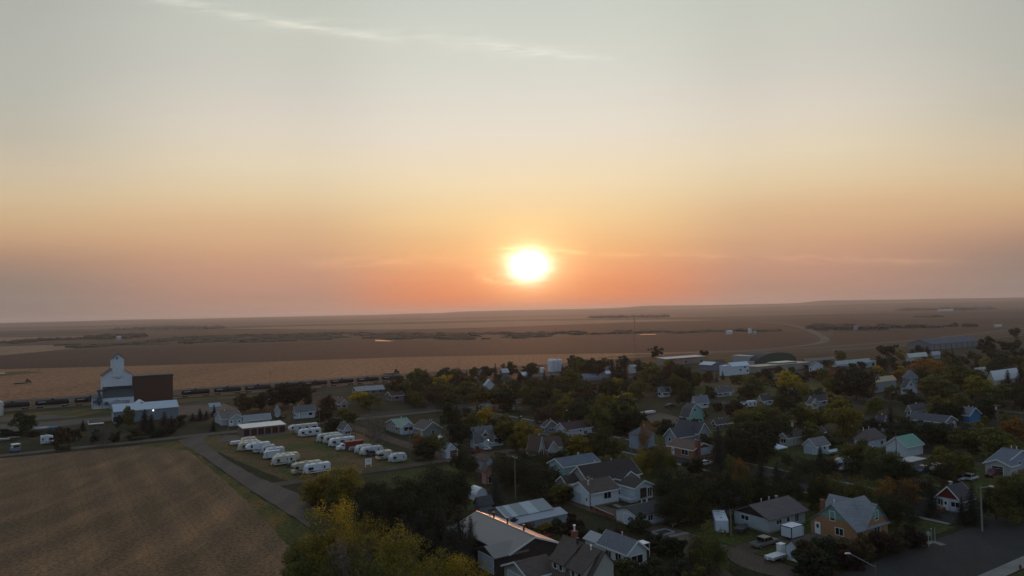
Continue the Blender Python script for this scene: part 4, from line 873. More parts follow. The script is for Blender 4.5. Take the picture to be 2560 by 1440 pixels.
house('white_shed', 'white shed among the small spruces right of the metal warehouse', 'shed', 'the white shed by the small spruces', (524, 1016), 520, 552, 2.8, 1.2, 'a', (.40, .44, .46), (0, 0, 0), rm=metalroof((.34, .37, .39)), wins=[('R', .3, .2, 1.4, 2, 'door')])
house('red_roof_house', 'brown-roofed house hidden behind the golden tree pair', 'house', 'the brown roof behind the golden trees', (850, 1010), 822, 872, 2.9, 2.0, 'b', (.30, .28, .27), (.12, .08, .07))
house('pale_roof_house', 'long house with white ridge vents beyond the golden trees', 'house', 'the long white-ridged house', (890, 977), 880, 962, 3.0, 1.8, 'a', (.2, .2, .2), (.30, .31, .33))
house('maroon_roof_house', 'low house with maroon roof right of the golden trees', 'house', 'the low maroon-roofed house', (978, 990), 962, 1012, 2.8, 1.8, 'a', (.2, .18, .18), (.07, .04, .042))
house('hidden_house', 'white porch house behind the bare brown tree', 'house', 'the white porch house', (858, 1074), 842, 880, 2.9, 1.9, 'b', (.40, .44, .5), (.10, .09, .085))
house('white_roof_house', 'narrow white-roofed porch in the dark pine shade above the lane', 'shed', 'the white-roofed porch', (1100, 1098), 1093, 1118, 2.8, 1.2, 'b', (.3, .3, .3), (0, 0, 0), rm=metalroof((.5, .52, .54)), wins=[], trim=False)
# --- storage row
def x_store(r, A, B, w, f):
    k = 6; dm = siding((.055, .018, .017), True)
    for i in range(k): opening(r, 'R', A * (i + .5) / k, .05, A / k - .55, 2.35, 'garage_door', frame=False, mat=dm)
    for i in range(3): opening(r, 'L', B * (i + .5) / 3, .05, B / 3 - .45, 2.3, 'garage_door', frame=False, mat=plain('tan_door', (.16, .12, .10), .6))
house('storage_garages', 'row of storage garages with dark red doors and pale flat roof', 'garage', 'the storage garage row', (606, 1072), 593, 716, 2.9, .45, 'a', (.20, .165, .14), (0, 0, 0), 'shed', rm=metalroof((.70, .68, .66)), extra=x_store, wins=[], ohg=.3)
# --- metal warehouse by the elevator
def x_ware(r, A, B, w, f):
    volume(r, A * .28, A * .62, B * .5, B + 4.0, 5.2, 2.9, 'b', w, f, wname='back_wall', rname='back_roof')
    l = MB(); l.lathe([(.01, 4.1), (.2, 4.2), (.26, 4.4), (.2, 4.6), (.01, 4.7)], 8, (A * .6, -.3)); l.build('wall_lamp', emis('lamp_glow', (1, .96, .85), 3), r)
    for k in (.25, .7): opening(r, 'L', B * k, .1, 3.0, 3.6, 'garage_door', frame=False, mat=siding((.5, .56, .66)))
house('warehouse', 'blue-grey metal warehouse with pale roof in front of the grain elevator', 'warehouse', 'the blue-grey warehouse', (283.5, 1029.5), 277.5, 447, 5.2, 2.4, 'a', (.17, .205, .25), (0, 0, 0), rm=metalroof((.42, .48, .56)), extra=x_ware, wins=[], ohg=.25, lb=13)
# --- industrial strip
def x_redstripe(r, A, B, w, f):
    s = MB(); s.box(A * .12, A * .24, -.45, -.32, 4.0, 5.1); s.box(A * .3, A * .75, -.43, -.32, 4.2, 4.9); s.build('sign_band', plain('red_sign', (.42, .03, .025), .6), r)
    for k in (.1, .16, .5, .9): opening(r, 'R', A * k, 1.0, 2.0, 1.6, 'window', frame=False)
house('store', 'wide flat-roofed store with red sign band beyond the trees', 'store', 'the wide store with red band', (1665, 898), 1640, 1765, 5.2, .6, 'a', (.26, .22, .19), (0, 0, 0), 'shed', rm=metalroof((.36, .40, .42)), extra=x_redstripe, wins=[], ohg=.5)
house('metal_shed', 'blue metal shed with pale roof between the store and the white metal building', 'shed', 'the blue metal shed', (1778, 913), 1746, 1806, 4.0, 1.8, 'b', (.13, .165, .22), (0, 0, 0), rm=metalroof((.42, .49, .58)), wins=[])
house('dark_red_shed', 'dark maroon-roofed shed behind the blue metal shed', 'shed', 'the maroon-roofed shed', (1800, 905), 1785, 1816, 4.0, 1.4, 'a', (.2, .2, .21), (.06, .035, .035), wins=[])
house('metal_building', 'bright white metal building with stepped front', 'building', 'the bright white metal building', (1829, 916), 1813, 1875, 6.0, 2.2, 'a', (.55, .63, .72), (0, 0, 0), rm=metalroof((.55, .64, .74)), extra=lambda r, A, B, w, f: [opening(r, 'R', A * k, z, 1.6, 1.2, 'window', frame=False) for k, z in ((.5, 2.5), (.75, 4.2), (.9, 1.5))] and volume(r, -7, -.02, 0, B * .9, 6.6, .3, 'a', w, f, 'flat', .05, wname='front_wall', rname='front_roof'), wins=[])
house('small_block', 'small pale block building between the white metal building and the rink', 'building', 'the small pale block building', (1872, 905), 1868, 1888, 4.6, .4, 'a', (.36, .40, .43), (.3, .33, .35), 'flat', wins=[])
def x_rink(r, A, B, w, f):
    volume(r, -.05, A * .42, 8, B + 2, 6.2, .3, 'a', siding((.30, .34, .37)), metalroof((.36, .40, .44)), 'flat', .1, wname='hall_wall', rname='hall_roof')
house('ice_rink', 'large arched rink with dark green front and rounded charcoal roof', 'rink', 'the arched rink', (1893, 908), 1888, 1991, 1.2, 7.0, 'b', (.025, .075, .065), (0, 0, 0), 'arch', rm=shingle((.030, .036, .044)), extra=x_rink, wins=[], lb=22)
def x_school(r, A, B, w, f):
    for k in (.12, .22, .30): opening(r, 'R', A * k, .8, 5.5, 2.0, 'window', frame=False)
    volume(r, A * .45, A * .8, B * .3, B, 5.2, .3, 'a', w, metalroof((.50, .46, .38)), 'flat', .3, wname='upper_wall', rname='upper_roof')
house('school', 'long flat-roofed building with wide windows in front of the arched rink', 'building', 'the long flat-roofed building', (1896, 918), 1888, 2032, 4.2, .3, 'a', (.30, .29, .27), (0, 0, 0), 'flat', rm=metalroof((.16, .17, .19)), extra=x_school, wins=[], lb=14, ohg=.6)
house('white_house', 'white gabled house in front of the long tan shed row', 'house', 'the white gabled house by the tan sheds', (2029, 915), 2026, 2068, 4.0, 2.8, 'b', (.50, .56, .64), (.15, .15, .17), group='houses of the town', la=14)
house('tan_shed', 'very long tan shed row with grey-brown roof beyond the rink', 'shed', 'the very long tan sheds', (2014, 903), 2003, 2090, 4.2, 1.4, 'a', (.22, .18, .155), (.20, .18, .165), wins=[('R', .12, 0.1, 4, 3, 'garage_door')])
house('cyan_building', 'pale cyan building with two roof levels right of the tan sheds', 'building', 'the pale cyan building', (2092, 911), 2085, 2178, 4.4, 2.0, 'a', (.30, .42, .46), (0, 0, 0), rm=metalroof((.30, .38, .42)), wins=[('R', .4, 1, 2, 1.4, 'window'), ('R', .8, 1, 2, 1.4, 'window')])
house('white_house', 'little white shop right of the pale cyan building', 'building', 'the little white shop', (2176, 903), 2174, 2192, 4.0, .5, 'a', (.42, .46, .48), (.4, .42, .43), 'flat', wins=[('R', .5, .5, 3, 2, 'window')])
house('red_brick_building', 'low red brick building in front of the cyan building', 'building', 'the low red brick building', (2083, 917), 2078, 2120, 3.6, .8, 'a', (.18, .07, .055), (.22, .20, .20), wins=[('R', .5, 1, 1.6, 1.2, 'window')])
house('white_roof_house', 'white-roofed house among dark trees below the large blue-roofed hall', 'house', 'the white-roofed house in dark trees', (2272, 892), 2266, 2320, 4.0, 2.2, 'a', (.40, .42, .42), (0, 0, 0), rm=metalroof((.46, .50, .50)), wins=[])
house('white_roof_house', 'grey-white roofed house next to the large blue-roofed hall', 'house', 'the grey-white roofed house', (2332, 886), 2327, 2353, 4.0, 2.0, 'a', (.30, .33, .38), (0, 0, 0), rm=metalroof((.28, .32, .38)), wins=[])
def x_hall(r, A, B, w, f):
    p = MB()
    for k in range(9): x = A * (k + .5) / 9; p.box(x - .5, x + .5, -.25, -.02, 0, 5.8)
    p.build('pilasters', plain('dark_pilaster', (.07, .08, .10), .7), r)
house('exhibition_hall', 'large hall with blue metal roof and dark wall columns at the far right', 'hall', 'the large blue-roofed hall', (2329, 861), 2323, 2452, 5.6, 4.2, 'a', (.17, .19, .21), (0, 0, 0), rm=shingle((.055, .075, .115)), extra=x_hall, wins=[], lb=24)
# farms far off
house('farm_shed', 'white shed on a distant farm left of the curving highway', 'shed', 'the far white farm shed', (1817, 829), 1815, 1832, 5, 2, 'a', (.6, .62, .62), (0, 0, 0), rm=metalroof((.6, .6, .6)), wins=[])
house('farm_quonset', 'white arched farm shed beside the distant farm trees', 'shed', 'the far white arched shed', (1872, 832), 1870, 1881, 1, 8, 'b', (.6, .62, .62), (0, 0, 0), 'arch', rm=metalroof((.6, .6, .6)), wins=[])
house('farm_barn', 'pale barn on the distant farm right of the arched shed', 'barn', 'the far pale barn', (1885, 831), 1883, 1892, 4, 2, 'a', (.4, .38, .36), (.4, .38, .36), wins=[])
house('farmhouse', 'pale farmhouse in the shelter belt right of the curving highway', 'house', 'the far pale farmhouse', (2136, 820), 2134, 2150, 4, 4, 'a', (.4, .4, .4), (.32, .3, .3), wins=[])
house('farm_shed', 'long white shed on the skyline farm at far right', 'shed', 'the long far white shed', (2345, 776), 2342, 2384, 7, 5, 'a', (.42, .42, .42), (0, 0, 0), rm=metalroof((.42, .42, .42)), wins=[])
house('farm_shed', 'long pale shed on the farm above the highway trucks', 'shed', 'the pale shed above the highway', (2488, 814), 2486, 2506, 3.5, 1.5, 'a', (.44, .44, .44), (0, 0, 0), rm=metalroof((.44, .42, .42)), wins=[])
house('farm_shed', 'faint white barn in far left field trees', 'barn', 'the faint far left barn', (293, 844), 290, 304, 6, 3, 'a', (.42, .42, .42), (.35, .35, .35), wins=[])

# --- the grain elevator
def elevator():
    e = G(231, 1024); root = thing('grain_elevator', 'tall weathered white wooden grain elevator with green skirt roof and cupola', 'grain elevator', e, TH)
    k_ = 1.0
    A = solve(e, UX, 335)
    pw = siding((.62, .68, .74)); gr = metalroof((.035, .055, .06)); dk = shingle((.05, .055, .062))
    ta = solve(e, UX, 259)
    # driveway shed in front
    volume(root, 0, A, 0, 6.5, 5.3, .02, 'a', pw, gr, 'flat', .1, wname='driveway_wall', rname='driveway_roof')
    sk = MB(); sk.prism([(-.3, 5.35), (7.2, 9.2), (7.2, 9.4), (-.3, 5.55)], ta - .4, A + .2, 'x'); sk.build('skirt_roof', gr, root)
    sk = MB(); sk.prism([(-.3, 5.36), (5.5, 7.2), (5.5, 7.35), (-.3, 5.52)], -.2, ta - .45, 'x'); sk.build('side_roof', gr, root)
    b0, b1 = 7.0, 19.5
    volume(root, ta, A - .1, b0, b1, 16.2, 5.2, 'b', pw, dk, 'gable', .45, wname='tower_wall', rname='tower_roof')
    c0, c1 = solve(e, UX, 282) + .3, solve(e, UX, 312) + .3
    volume(root, c0, c1, b0 - .52, b1 - 2, 25.0, 2.4, 'b', pw, dk, 'gable', .45, z0=15.5, wname='cupola_wall', rname='cupola_roof')
    bd = MB(); bd.box(ta, A - .2, b0 - .12, b0 - .02, 9.2, 10.5); bd.build('dark_band', plain('weathered_dark', (.035, .035, .035), .9), root)
    for x in (.36, .66): opening(root, 'R', ta + (A - ta) * x, 17.3, 1.3, .9, 'window', b0=b0, frame=False)
    m_ = MB(); m_.box(c0 + 1.9, c0 + 2.5, b0 - .58, b0 - .54, 24.9, 26.0); m_.box(c0 + 1.6, c0 + 2.8, b0 - .58, b0 - .54, 24.6, 24.85); m_.build('emblem', plain('faded_green', (.06, .14, .11), .8), root)
    m_ = MB(); m_.box(ta + 6.2, ta + 8.4, b0 - .04, b0 - .01, 14.4, 14.65); m_.build('vent_slot', dark(), root)
    # dust collector
    cy = MB(); x = ta - 2.0
    cy.lathe([(.05, 1.5), (1.2, 4.2), (1.2, 6.2), (.6, 6.4), (.6, 8.6), (1.1, 8.9), (1.1, 9.8), (.1, 10.2)], 12, (x, -1.3)); cy.tube((x, -1.3, 9.2), (ta + 1.5, b0, 9.6), .5)
    cy.tube((x - 2.8, -1.3, 0), (x - 2.8, -1.3, 4.5), .12); cy.tube((x + 1.3, -1.3, 0), (x + 1.3, -1.3, 4.0), .12); cy.box(x - 2.9, x + 1.4, -2.2, -.3, 3.6, 4.6); cy.box(x + 2.4, x + 4.0, -.8, -.05, 1.9, 3.4)
    cy.build('dust_collector', plain('collector_paint', (.05, .085, .12), .5), root)
    opening(root, 'R', A * .80, .3, 3.6, 3.4, 'garage_door', frame=False, mat=siding((.30, .35, .40)))
    u, v = UV(e); FOOT.append((u, u + A, v - 20, v)); LM.append(('the grain elevator', e + UX * A / 2 + BX * 8, 9))
    RECT.append((228, 880, 338, 1024, 400))
    # brown annex
    p = e + UX * (A + .25) + BX * 6.0; p = Vector((p.x, p.y, 0)); L = solve(p, UX, 432.5)
    an = thing('grain_annex', 'windowless dark red-brown grain storage annex beside the white elevator', 'grain store', p, TH)
    w = MB(); w.box(0, L, 0, 14, 0, 13.8); w.build('wall', siding((.085, .042, .034)), an)
    w = MB(); w.box(-.15, L + .15, -.15, 14.15, 13.8, 15.2); w.build('roof_band', siding((.055, .045, .042)), an)
    w = MB(); w.box(L * .42, L * .5, -.05, -.01, .2, 3.0); w.build('door', plain('red_door', (.12, .02, .018), .5), an)
    rg = MB(); r3 = random.Random(4)
    for k in range(14): rg.box(L * k / 14, L * (k + .8) / 14, 0.02, .3, 15.2, 15.25 + r3.uniform(0, .25))
    rg.build('ragged_edge', plain('torn_felt', (.12, .11, .11), .9), an)
    u, v = UV(p); FOOT.append((u, u + L, v - 14, v)); LM.append(('the brown grain annex', p + UX * L / 2, 10)); RECT.append((333, 928, 434, 1010, 410))
    # arched white office
elevator()
house('scale_office', 'small white gabled office in front of the grain elevator', 'office', 'the small white scale office', (274, 1009), 268.5, 306, 3.0, 1.3, 'b', (.45, .51, .58), (.3, .33, .37), wins=[('R', .6, 1.2, 1.5, 1, 'window')], la=7.4, lb=6)
# white grain bins
def bins():
    r_ = thing('grain_bins', 'cluster of tall white cylindrical grain bins left of the round dark tree', 'grain bins', G(1373, 930), TH)
    P = G(1373, 931)
    hb = 8.2
    k = 0
    for a, b in ((1.9, 0), (5.8, .3), (9.7, 0), (3.8, 3.6), (7.8, 3.6)):
        m_ = MB(); m_.lathe([(.01, 0), (1.95, 0), (1.95, hb), (1.6, hb + .5), (.3, hb + 1.1), (.01, hb + 1.15)], 20, (a, b)); m_.build('bin', plain('bin_white', (.62, .66, .72), .45, var=.06), r_, smooth=False)
    m_ = MB(); m_.box(1, 11, 1.5, 2.1, hb + 1.0, hb + 1.4); m_.build('catwalk', steel(), r_)
    LM.append(('the white grain bins', P, 6)); RECT.append((1370, 898, 1416, 932, 540))
bins()
def tank():
    p = G(1356, 932); t = thing('storage_tank', 'small white dome-topped tank left of the white grain bins', 'tank', p)
    m_ = MB(); m_.lathe([(.01, 0), (1.6, 0), (1.6, 3.4), (1.2, 4.0), (.01, 4.3)], 16); m_.build('shell', white(), t, smooth=False)
    m_ = MB(); m_.lathe([(.01, 4.3), (.3, 4.35), (.3, 4.6), (.01, 4.65)], 8); m_.build('hatch', steel(), t)
tank()
# ---------------------------------------------------------------- vehicles
def wheel(parent, x, y, r=.35, w=.22, name='wheel'):
    m_ = MB(); m_.tube((x, y - w / 2, r), (x, y + w / 2, r), r, n=12); o = m_.build(name, tyre(), parent)
    h = MB(); h.tube((x, y - w / 2 - .012, r), (x, y + w / 2 + .012, r), r * .5, n=10); h.build('rim', steel(), o); return o
def rv(name, label, kind, nl, rx, heading='l', col=(.58, .60, .63), trim_c=(.10, .10, .13), h=None, L=None, short=None, slide=False, group='trailers parked in the storage lot', axis='a', w=2.5, cat='trailer', at=None):
    P = G(*nl); A1, B1 = (UX, BX) if axis == 'a' else (BX, -UX)
    if L is None: L = min(13, max(3.0, solve(P, A1 if axis == 'a' else BX, rx)))
    c = P + (UX * L / 2 + BX * w / 2 if axis == 'a' else BX * L / 2 + UX * w / 2)
    ang = TH + (math.pi if heading == 'l' else 0) + (math.pi / 2 if axis == 'b' else 0)
    if at: ang = at[2]; c = G(at[0], at[1]) + Vector((math.cos(ang), math.sin(ang), 0)) * L / 2
    t = thing(name, label, cat, (c.x, c.y, 0), ang, group)
    q = L / 2; H_ = h or {'travel': 2.95, 'fifth': 3.5, 'motor': 3.2, 'cargo': 2.6, 'vintage': 2.75, 'low': 2.2}[kind]
    if kind == 'travel': pr = [(-q, .55), (-q, H_ - .15), (-q + .15, H_), (q - .9, H_), (q - .25, H_ - .45), (q, H_ - 1.3), (q - .05, .9), (q - .3, .55)]
    elif kind == 'fifth': pr = [(-q, .6), (-q, H_ - .1), (-q + .1, H_), (q - 1.6, H_), (q - .5, H_ - .35), (q, H_ - 1.1), (q - .15, 1.75), (q - 2.3, 1.65), (q - 2.4, .6)]
    elif kind == 'motor': pr = [(-q, .5), (-q, H_ - .1), (-q + .1, H_), (q - 1.3, H_), (q - .2, H_ - .35), (q - .1, H_ - .9), (q - 1.0, 1.9), (q - .9, 1.35), (q, 1.15), (q, .5)]
    elif kind == 'cargo': pr = [(-q, .55), (-q, H_), (q - .3, H_), (q, H_ - .5), (q, .55)]
    elif kind == 'vintage': pr = [(-q + .25, .5), (-q, 1.1), (-q, H_ - .8), (-q + .5, H_ - .05), (q - .8, H_), (q - .1, H_ - .8), (q, 1.2), (q - .3, .5)]
    else: pr = [(-q, .5), (-q, H_), (q, H_), (q, .5)]
    hw = w / 2
    b_ = MB(); b_.prism(pr, -hw, hw, 'y'); bo = b_.build('body', plain('rv_%d%d%d' % tuple(int(x * 99) for x in col), col, .4, var=.10, nscale=1.0), t, bevel=.06)
    if kind != 'cargo' and kind != 'low':
        r2 = random.Random(hash(label) % 9999 if False else sum(map(ord, label)))
        k = max(2, int(L / 2.6))
        for i in range(k):
            x = -q + L * (i + .6) / k - .1; ww = r2.choice([.8, 1.1, 1.5]); z0_ = H_ * .50; hh = H_ * .24
            if kind == 'fifth' and x > q - 2.4: z0_ = H_ * .62; ww = .6
            wi = MB()
            wi.box(x - ww / 2, x + ww / 2, -hw - .03, hw + .03, z0_, z0_ + hh); wi.build('window', glass(), t)
        d_ = MB(); xd = -q + L * .32; d_.box(xd - .33, xd + .33, -hw - .035, hw + .035, .7, H_ * .82); d_.build('door', plain('rv_door', scl(col, .82), .45), t)
        s_ = MB(); s_.box(-q + .05, q - (2.5 if kind == 'fifth' else .4), -hw - .02, hw + .02, H_ * .33, H_ * .37)
        s_.prism([(q - L * .45, H_ * .30), (q - L * .25, H_ * .30), (q - L * .12, H_ * .48), (q - L * .17, H_ * .48)] if kind != 'fifth' else [(-q + L * .4, H_ * .30), (-q + L * .55, H_ * .30), (-q + L * .7, H_ * .5), (-q + L * .66, H_ * .5)], -hw - .024, hw + .024, 'y')
        s_.build('stripe', plain('rv_stripe_%d' % int(sum(trim_c) * 100), trim_c, .5), t)
        a_ = MB(); a_.box(-.5, .5, -.35, .35, H_, H_ + .28); a_.build('roof_air_conditioner', plain('off_white', (.5, .5, .5), .6), t, bevel=.08)
        a_ = MB(); a_.box(q * .5, q * .5 + .45, -.22, .22, H_, H_ + .12); a_.build('roof_vent', plain('vent_grey', (.3, .3, .3), .6), t); a_ = MB(); a_.box(-q * .6, -q * .6 + .4, -.2, .2, H_, H_ + .1); a_.build('roof_vent', plain('vent_grey', (.3, .3, .3), .6), t)
        if slide: a_ = MB(); a_.box(-q * .3, q * .35, -hw - .35, -hw, .9, H_ - .35); a_.build('slide_out', plain('rv_slide', scl(col, .95), .45), t)
        if kind == 'motor': a_ = MB(); a_.prism([(q - .98, 1.93), (q - .12, H_ - .93), (q - .08, H_ - .95), (q - .94, 1.9)], -hw + .15, hw - .15, 'y'); a_.build('windshield', glass(), t)
    else:
        d_ = MB(); d_.box(-q - .03, -q - .002, -hw + .15, hw - .15, .7, H_ - .2); d_.build('door', plain('rv_door', scl(col, .85), .45), t)
        d_ = MB()
        for z in (.56, H_ - .1): d_.box(-q - .01, q - .32, -hw - .03, hw + .03, z, z + .09)
        for x in (-q, q - .4): d_.box(x - .01, x + .08, -hw - .03, hw + .03, .6, H_ - .05)
        d_.build('edge_trim', dark(), t)
    for sy in (-1, 1):
        if kind == 'motor': wheel(t, q - 1.3, sy * (hw - .1), .4); wheel(t, -q + 1.8, sy * (hw - .1), .4)
        else:
            wheel(t, -.5, sy * (hw - .1)); 
            if L > 6: wheel(t, -1.3, sy * (hw - .1))
    if kind not in ('motor', 'fifth'):
        hi = MB(); hi.tube((q - .3, -.6, .5), (q + 1.1, 0, .5), .05, n=6); hi.tube((q - .3, .6, .5), (q + 1.1, 0, .5), .05, n=6); hi.tube((q + .95, 0, 0), (q + .95, 0, .6), .05, n=6); hi.build('hitch', dark(), t)
        pt = MB(); pt.tube((q + .3, 0, .55), (q + .3, 0, 1.15), .17, n=8); pt.build('gas_bottle', white(), t)
    elif kind == 'fifth':
        hi = MB(); hi.tube((q - 1.8, -.8, 0), (q - 1.8, -.8, 1.7), .05, n=6); hi.tube((q - 1.8, .8, 0), (q - 1.8, .8, 1.7), .05, n=6); hi.build('landing_leg', dark(), t)
    if short: LM.append((short, Vector((c.x, c.y, 0)), L / 2))
    return t
CRE = (.52, .47, .37); IVW = (.60, .60, .58); WH2 = (.60, .64, .70)
g2 = 'trailers parked in the storage lot'
rv('boat', 'white canopy boat on trailer at far end of the near trailer row', 'low', (580, 1116), 612, col=WH2, h=1.5, cat='boat')
rv('travel_trailer', 'small cream camper second from the far end of the near row', 'travel', (604, 1118), 641, col=CRE)
rv('travel_trailer', 'low cream camper trailer behind the tan-striped one in the near row', 'vintage', (601, 1124), 650, col=CRE)
rv('travel_trailer', 'boxy tan-striped camper trailer just left of the white fifth wheel', 'travel', (598, 1131), 654, col=(.46, .44, .36), short='the boxy tan-striped camper')
rv('fifth_wheel', 'white fifth wheel trailer with raised nose, in the near row', 'fifth', (617, 1138), 676, col=WH2, short='the white fifth wheel')
rv('travel_trailer', 'small plain white trailer right of the white fifth wheel', 'travel', (657, 1138), 688, col=(.52, .54, .56))
rv('travel_trailer', 'white camper with big rear window behind the corrugated cargo trailer', 'travel', (666, 1146), 712, col=(.50, .53, .56))
rv('cargo_trailer', 'pale corrugated cargo trailer in the middle of the near row', 'cargo', (664, 1151), 703, col=(.50, .54, .60), short='the corrugated cargo trailer')
rv('travel_trailer', 'long cream trailer behind the striped cream trailer', 'vintage', (690, 1160), 750, col=CRE)
rv('travel_trailer', 'cream trailer with dark stripes and many roof hatches', 'travel', (684, 1168), 741, col=(.50, .48, .42), short='the striped cream trailer')
rv('motorhome', 'beige motorhome with sloping nose behind the white swoosh trailer', 'motor', (733, 1189), 805, col=(.42, .38, .28), cat='motorhome')
rv('travel_trailer', 'bright white trailer with black swoosh, nearest in the storage lot', 'travel', (764, 1190), 827, col=(.62, .66, .72), trim_c=(.03, .03, .05), short='the white swoosh trailer')
rv('fifth_wheel', 'long pale fifth wheel at the back beside the storage garages', 'fifth', (724, 1088), 796, col=(.48, .48, .50), short='the long back fifth wheel')
rv('travel_trailer', 'white trailer with black front windows in front of the long back fifth wheel', 'travel', (750, 1095), 803, col=WH2)
rv('travel_trailer', 'long pale trailer at left end of the far row', 'travel', (797, 1108), 851, col=(.46, .49, .52), short='the left trailer of the far row')
rv('travel_trailer', 'cream and white trailer squeezed second in the far row', 'travel', (814, 1112), 858, col=(.48, .46, .40))
rv('travel_trailer', 'large white trailer with dark windows behind the red grain truck', 'travel', (827, 1120), 888, col=(.60, .64, .70), short='the large white trailer')
rv('travel_trailer', 'rounded white trailer just right of the grey utility trailer', 'vintage', (893, 1137), 933, col=(.50, .51, .52))
rv('travel_trailer', 'longer rounded white trailer behind the parked dark jeep', 'vintage', (906, 1142), 959, col=(.50, .53, .57), short='the rounded white trailer')
rv('truck_camper', 'cream slide-in camper shell left of the last trailer', 'motor', (946, 1153), 981, col=(.50, .48, .42), h=2.8, cat='camper')
rv('travel_trailer', 'small white trailer at right end of the far row by the lane', 'vintage', (979, 1160), 1018, col=(.50, .53, .58), short='the last trailer of the far row')
rv('cargo_trailer', 'low grey utility trailer behind the red grain truck', 'low', (879, 1131), 893, col=(.20, .21, .23), h=1.5, L=3.2)
g3 = 'trailers and campers parked in yards'
rv('travel_trailer', 'white camper trailer parked end-on against the white ranch house', 'travel', (1786, 1337), 0, 'l', col=(.50, .55, .62), at=(1806, 1338, R(80)), L=8.2, short='the end-on white camper', group=g3)
rv('cargo_trailer', 'white enclosed cargo trailer between ranch house and orange cottage', 'cargo', (1980, 1355), 2011, 'r', col=(.56, .60, .66), h=2.7, short='the white enclosed trailer', group=g3)
rv('motorhome', 'white motorhome beside the small dark-roofed house in the far trees', 'motor', (1668, 985), 1706, col=WH2, group=g3, cat='motorhome')
rv('travel_trailer', 'white camper beyond the tree clump left of the tall lamp pole', 'travel', (1861, 1022), 1893, col=(.50, .54, .60), group=g3, short='the lone white camper')
rv('cargo_trailer', 'long low white flat trailer in the yard left of the mint green house', 'low', (1594, 1041), 1640, col=(.52, .55, .60), h=1.4, group=g3)
rv('motorhome', 'white camper half hidden between round trees below the green-roofed barn', 'motor', (2106, 1180), 2145, col=(.46, .5, .56), group=g3, cat='motorhome')
rv('cargo_trailer', 'small grey trailer behind the dark blue pickup', 'cargo', (2346, 1184), 2368, 'r', col=(.22, .24, .27), h=2.2, group=g3)
rv('cargo_trailer', 'white open utility trailer on grass beside the white garden shed', 'low', (1934, 1410), 1968, 'l', col=(.50, .52, .55), h=1.0, group=g3, w=2.0)
rv('motorhome', 'white van with blue door parked among bushes left of the road', 'motor', (101, 1113), 134, 'r', col=(.60, .62, .66), trim_c=(.03, .08, .25), group=g3, cat='motorhome', short='the white and blue van')
rv('cargo_trailer', 'pale storage container near white vehicles in the far yard', 'low', (1803, 984), 1820, col=(.45, .48, .52), h=2.0, group=g3)

def car(name, label, nl, rx, col, kind='pickup', heading='r', group='vehicles parked in the town', L=None, short=None, cat=None):
    P = G(*nl); L = L or min(6.2, max(3.8, solve(P, UX, rx))); w = 1.9
    c = P + UX * L / 2 + BX * w / 2
    t = thing(name, label, cat or {'pickup': 'pickup truck', 'car': 'car', 'suv': 'car'}[kind], (c.x, c.y, 0), TH + (math.pi if heading == 'l' else 0), group)
    q = L / 2; hw = w / 2; pm = plain('paint_%d_%d_%d' % tuple(int(x * 99) for x in col), col, .28, var=.05)
    b_ = MB(); b_.prism([(-q, .45), (-q, 1.02), (q - 1.3, 1.05), (q - .1, .95), (q, .75), (q, .42)], -hw, hw, 'y'); b_.build('body', pm, t, bevel=.07)
    if kind == 'pickup': cab = [(-q + 1.95, 1.0), (-q + 2.05, 1.72), (q - 2.2, 1.75), (q - 1.4, 1.06)]
    elif kind == 'suv': cab = [(-q + .1, 1.0), (-q + .3, 1.75), (q - 1.9, 1.78), (q - 1.1, 1.06)]
    else: cab = [(-q + .5, 1.0), (-q + 1.1, 1.45), (q - 2.0, 1.48), (q - 1.15, 1.03)]
    m_ = MB(); m_.prism([(x * .99, z - .03) for x, z in cab], -hw + .12, hw - .12, 'y'); m_.build('window_band', glass(), t)
    xs = [p[0] for p in cab]; zt = max(p[1] for p in cab)
    r_ = MB(); r_.box(cab[1][0] + .02, cab[2][0] - .02, -hw + .1, hw - .1, zt - .06, zt + .05)
    for x in (cab[1][0] + .03, (cab[1][0] + cab[2][0]) / 2): r_.box(x, x + .09, -hw + .09, hw - .09, 1.0, zt - .02)
    r_.build('cab_roof', pm, t)
    if kind == 'pickup': bd = MB(); bd.box(-q + .12, -q + 1.85, -hw + .14, hw - .14, 1.0, 1.045); bd.build('load_bed', dark(), t)
    for sy in (-1, 1):
        for x in (-q + .85, q - .9): wheel(t, x, sy * (hw - .08), .36, .22)
        hl = MB(); hl.box(q - .03, q + .03, sy * (hw - .35) - .14, sy * (hw - .35) + .14, .68, .85); hl.build('headlight', plain('lens', (.5, .5, .5), .15), t)
    if short: LM.append((short, Vector((c.x, c.y, 0)), L / 2))
    return t
car('pickup_truck', 'old dark pickup with silver lower half parked by the dirt drive', (1895, 1376), 1956, (.16, .15, .13), short='the old pickup')
car('pickup_truck', 'dark blue pickup parked in a yard behind the round trees', (2303, 1186), 2346, (.045, .06, .11), heading='l', short='the dark blue pickup')
car('pickup_truck', 'red pickup parked in front of the white farmhouse', (1184, 1133), 1207, (.16, .015, .015), short='the red pickup')
car('pickup_truck', 'white pickup parked right of the red pickup', (1203, 1130), 1230, (.5, .52, .55))
car('pickup_truck', 'dark pickup hitched behind the striped cream trailer', (720, 1170), 749, (.035, .035, .04), heading='r')
car('jeep', 'small dark jeep in front of the rounded white trailer', (922, 1143), 943, (.07, .08, .095), 'suv', cat='jeep')
car('car', 'white car parked at the pale duplex', (634, 1055), 652, (.5, .52, .55), 'suv')
car('car', 'dark car parked left of the white car at the duplex', (602, 1057), 618, (.05, .055, .065), 'car')
car('car', 'black car beside the tiny white pointed shed', (692, 1049), 706, (.03, .03, .035), 'car')
car('car', 'white car parked at the kerb below the orange brick bungalow', (1753, 1168), 1784, (.50, .52, .52), 'car')
car('car', 'white car nosed behind the white farmhouse', (1158, 1090), 1172, (.5, .52, .55), 'suv')
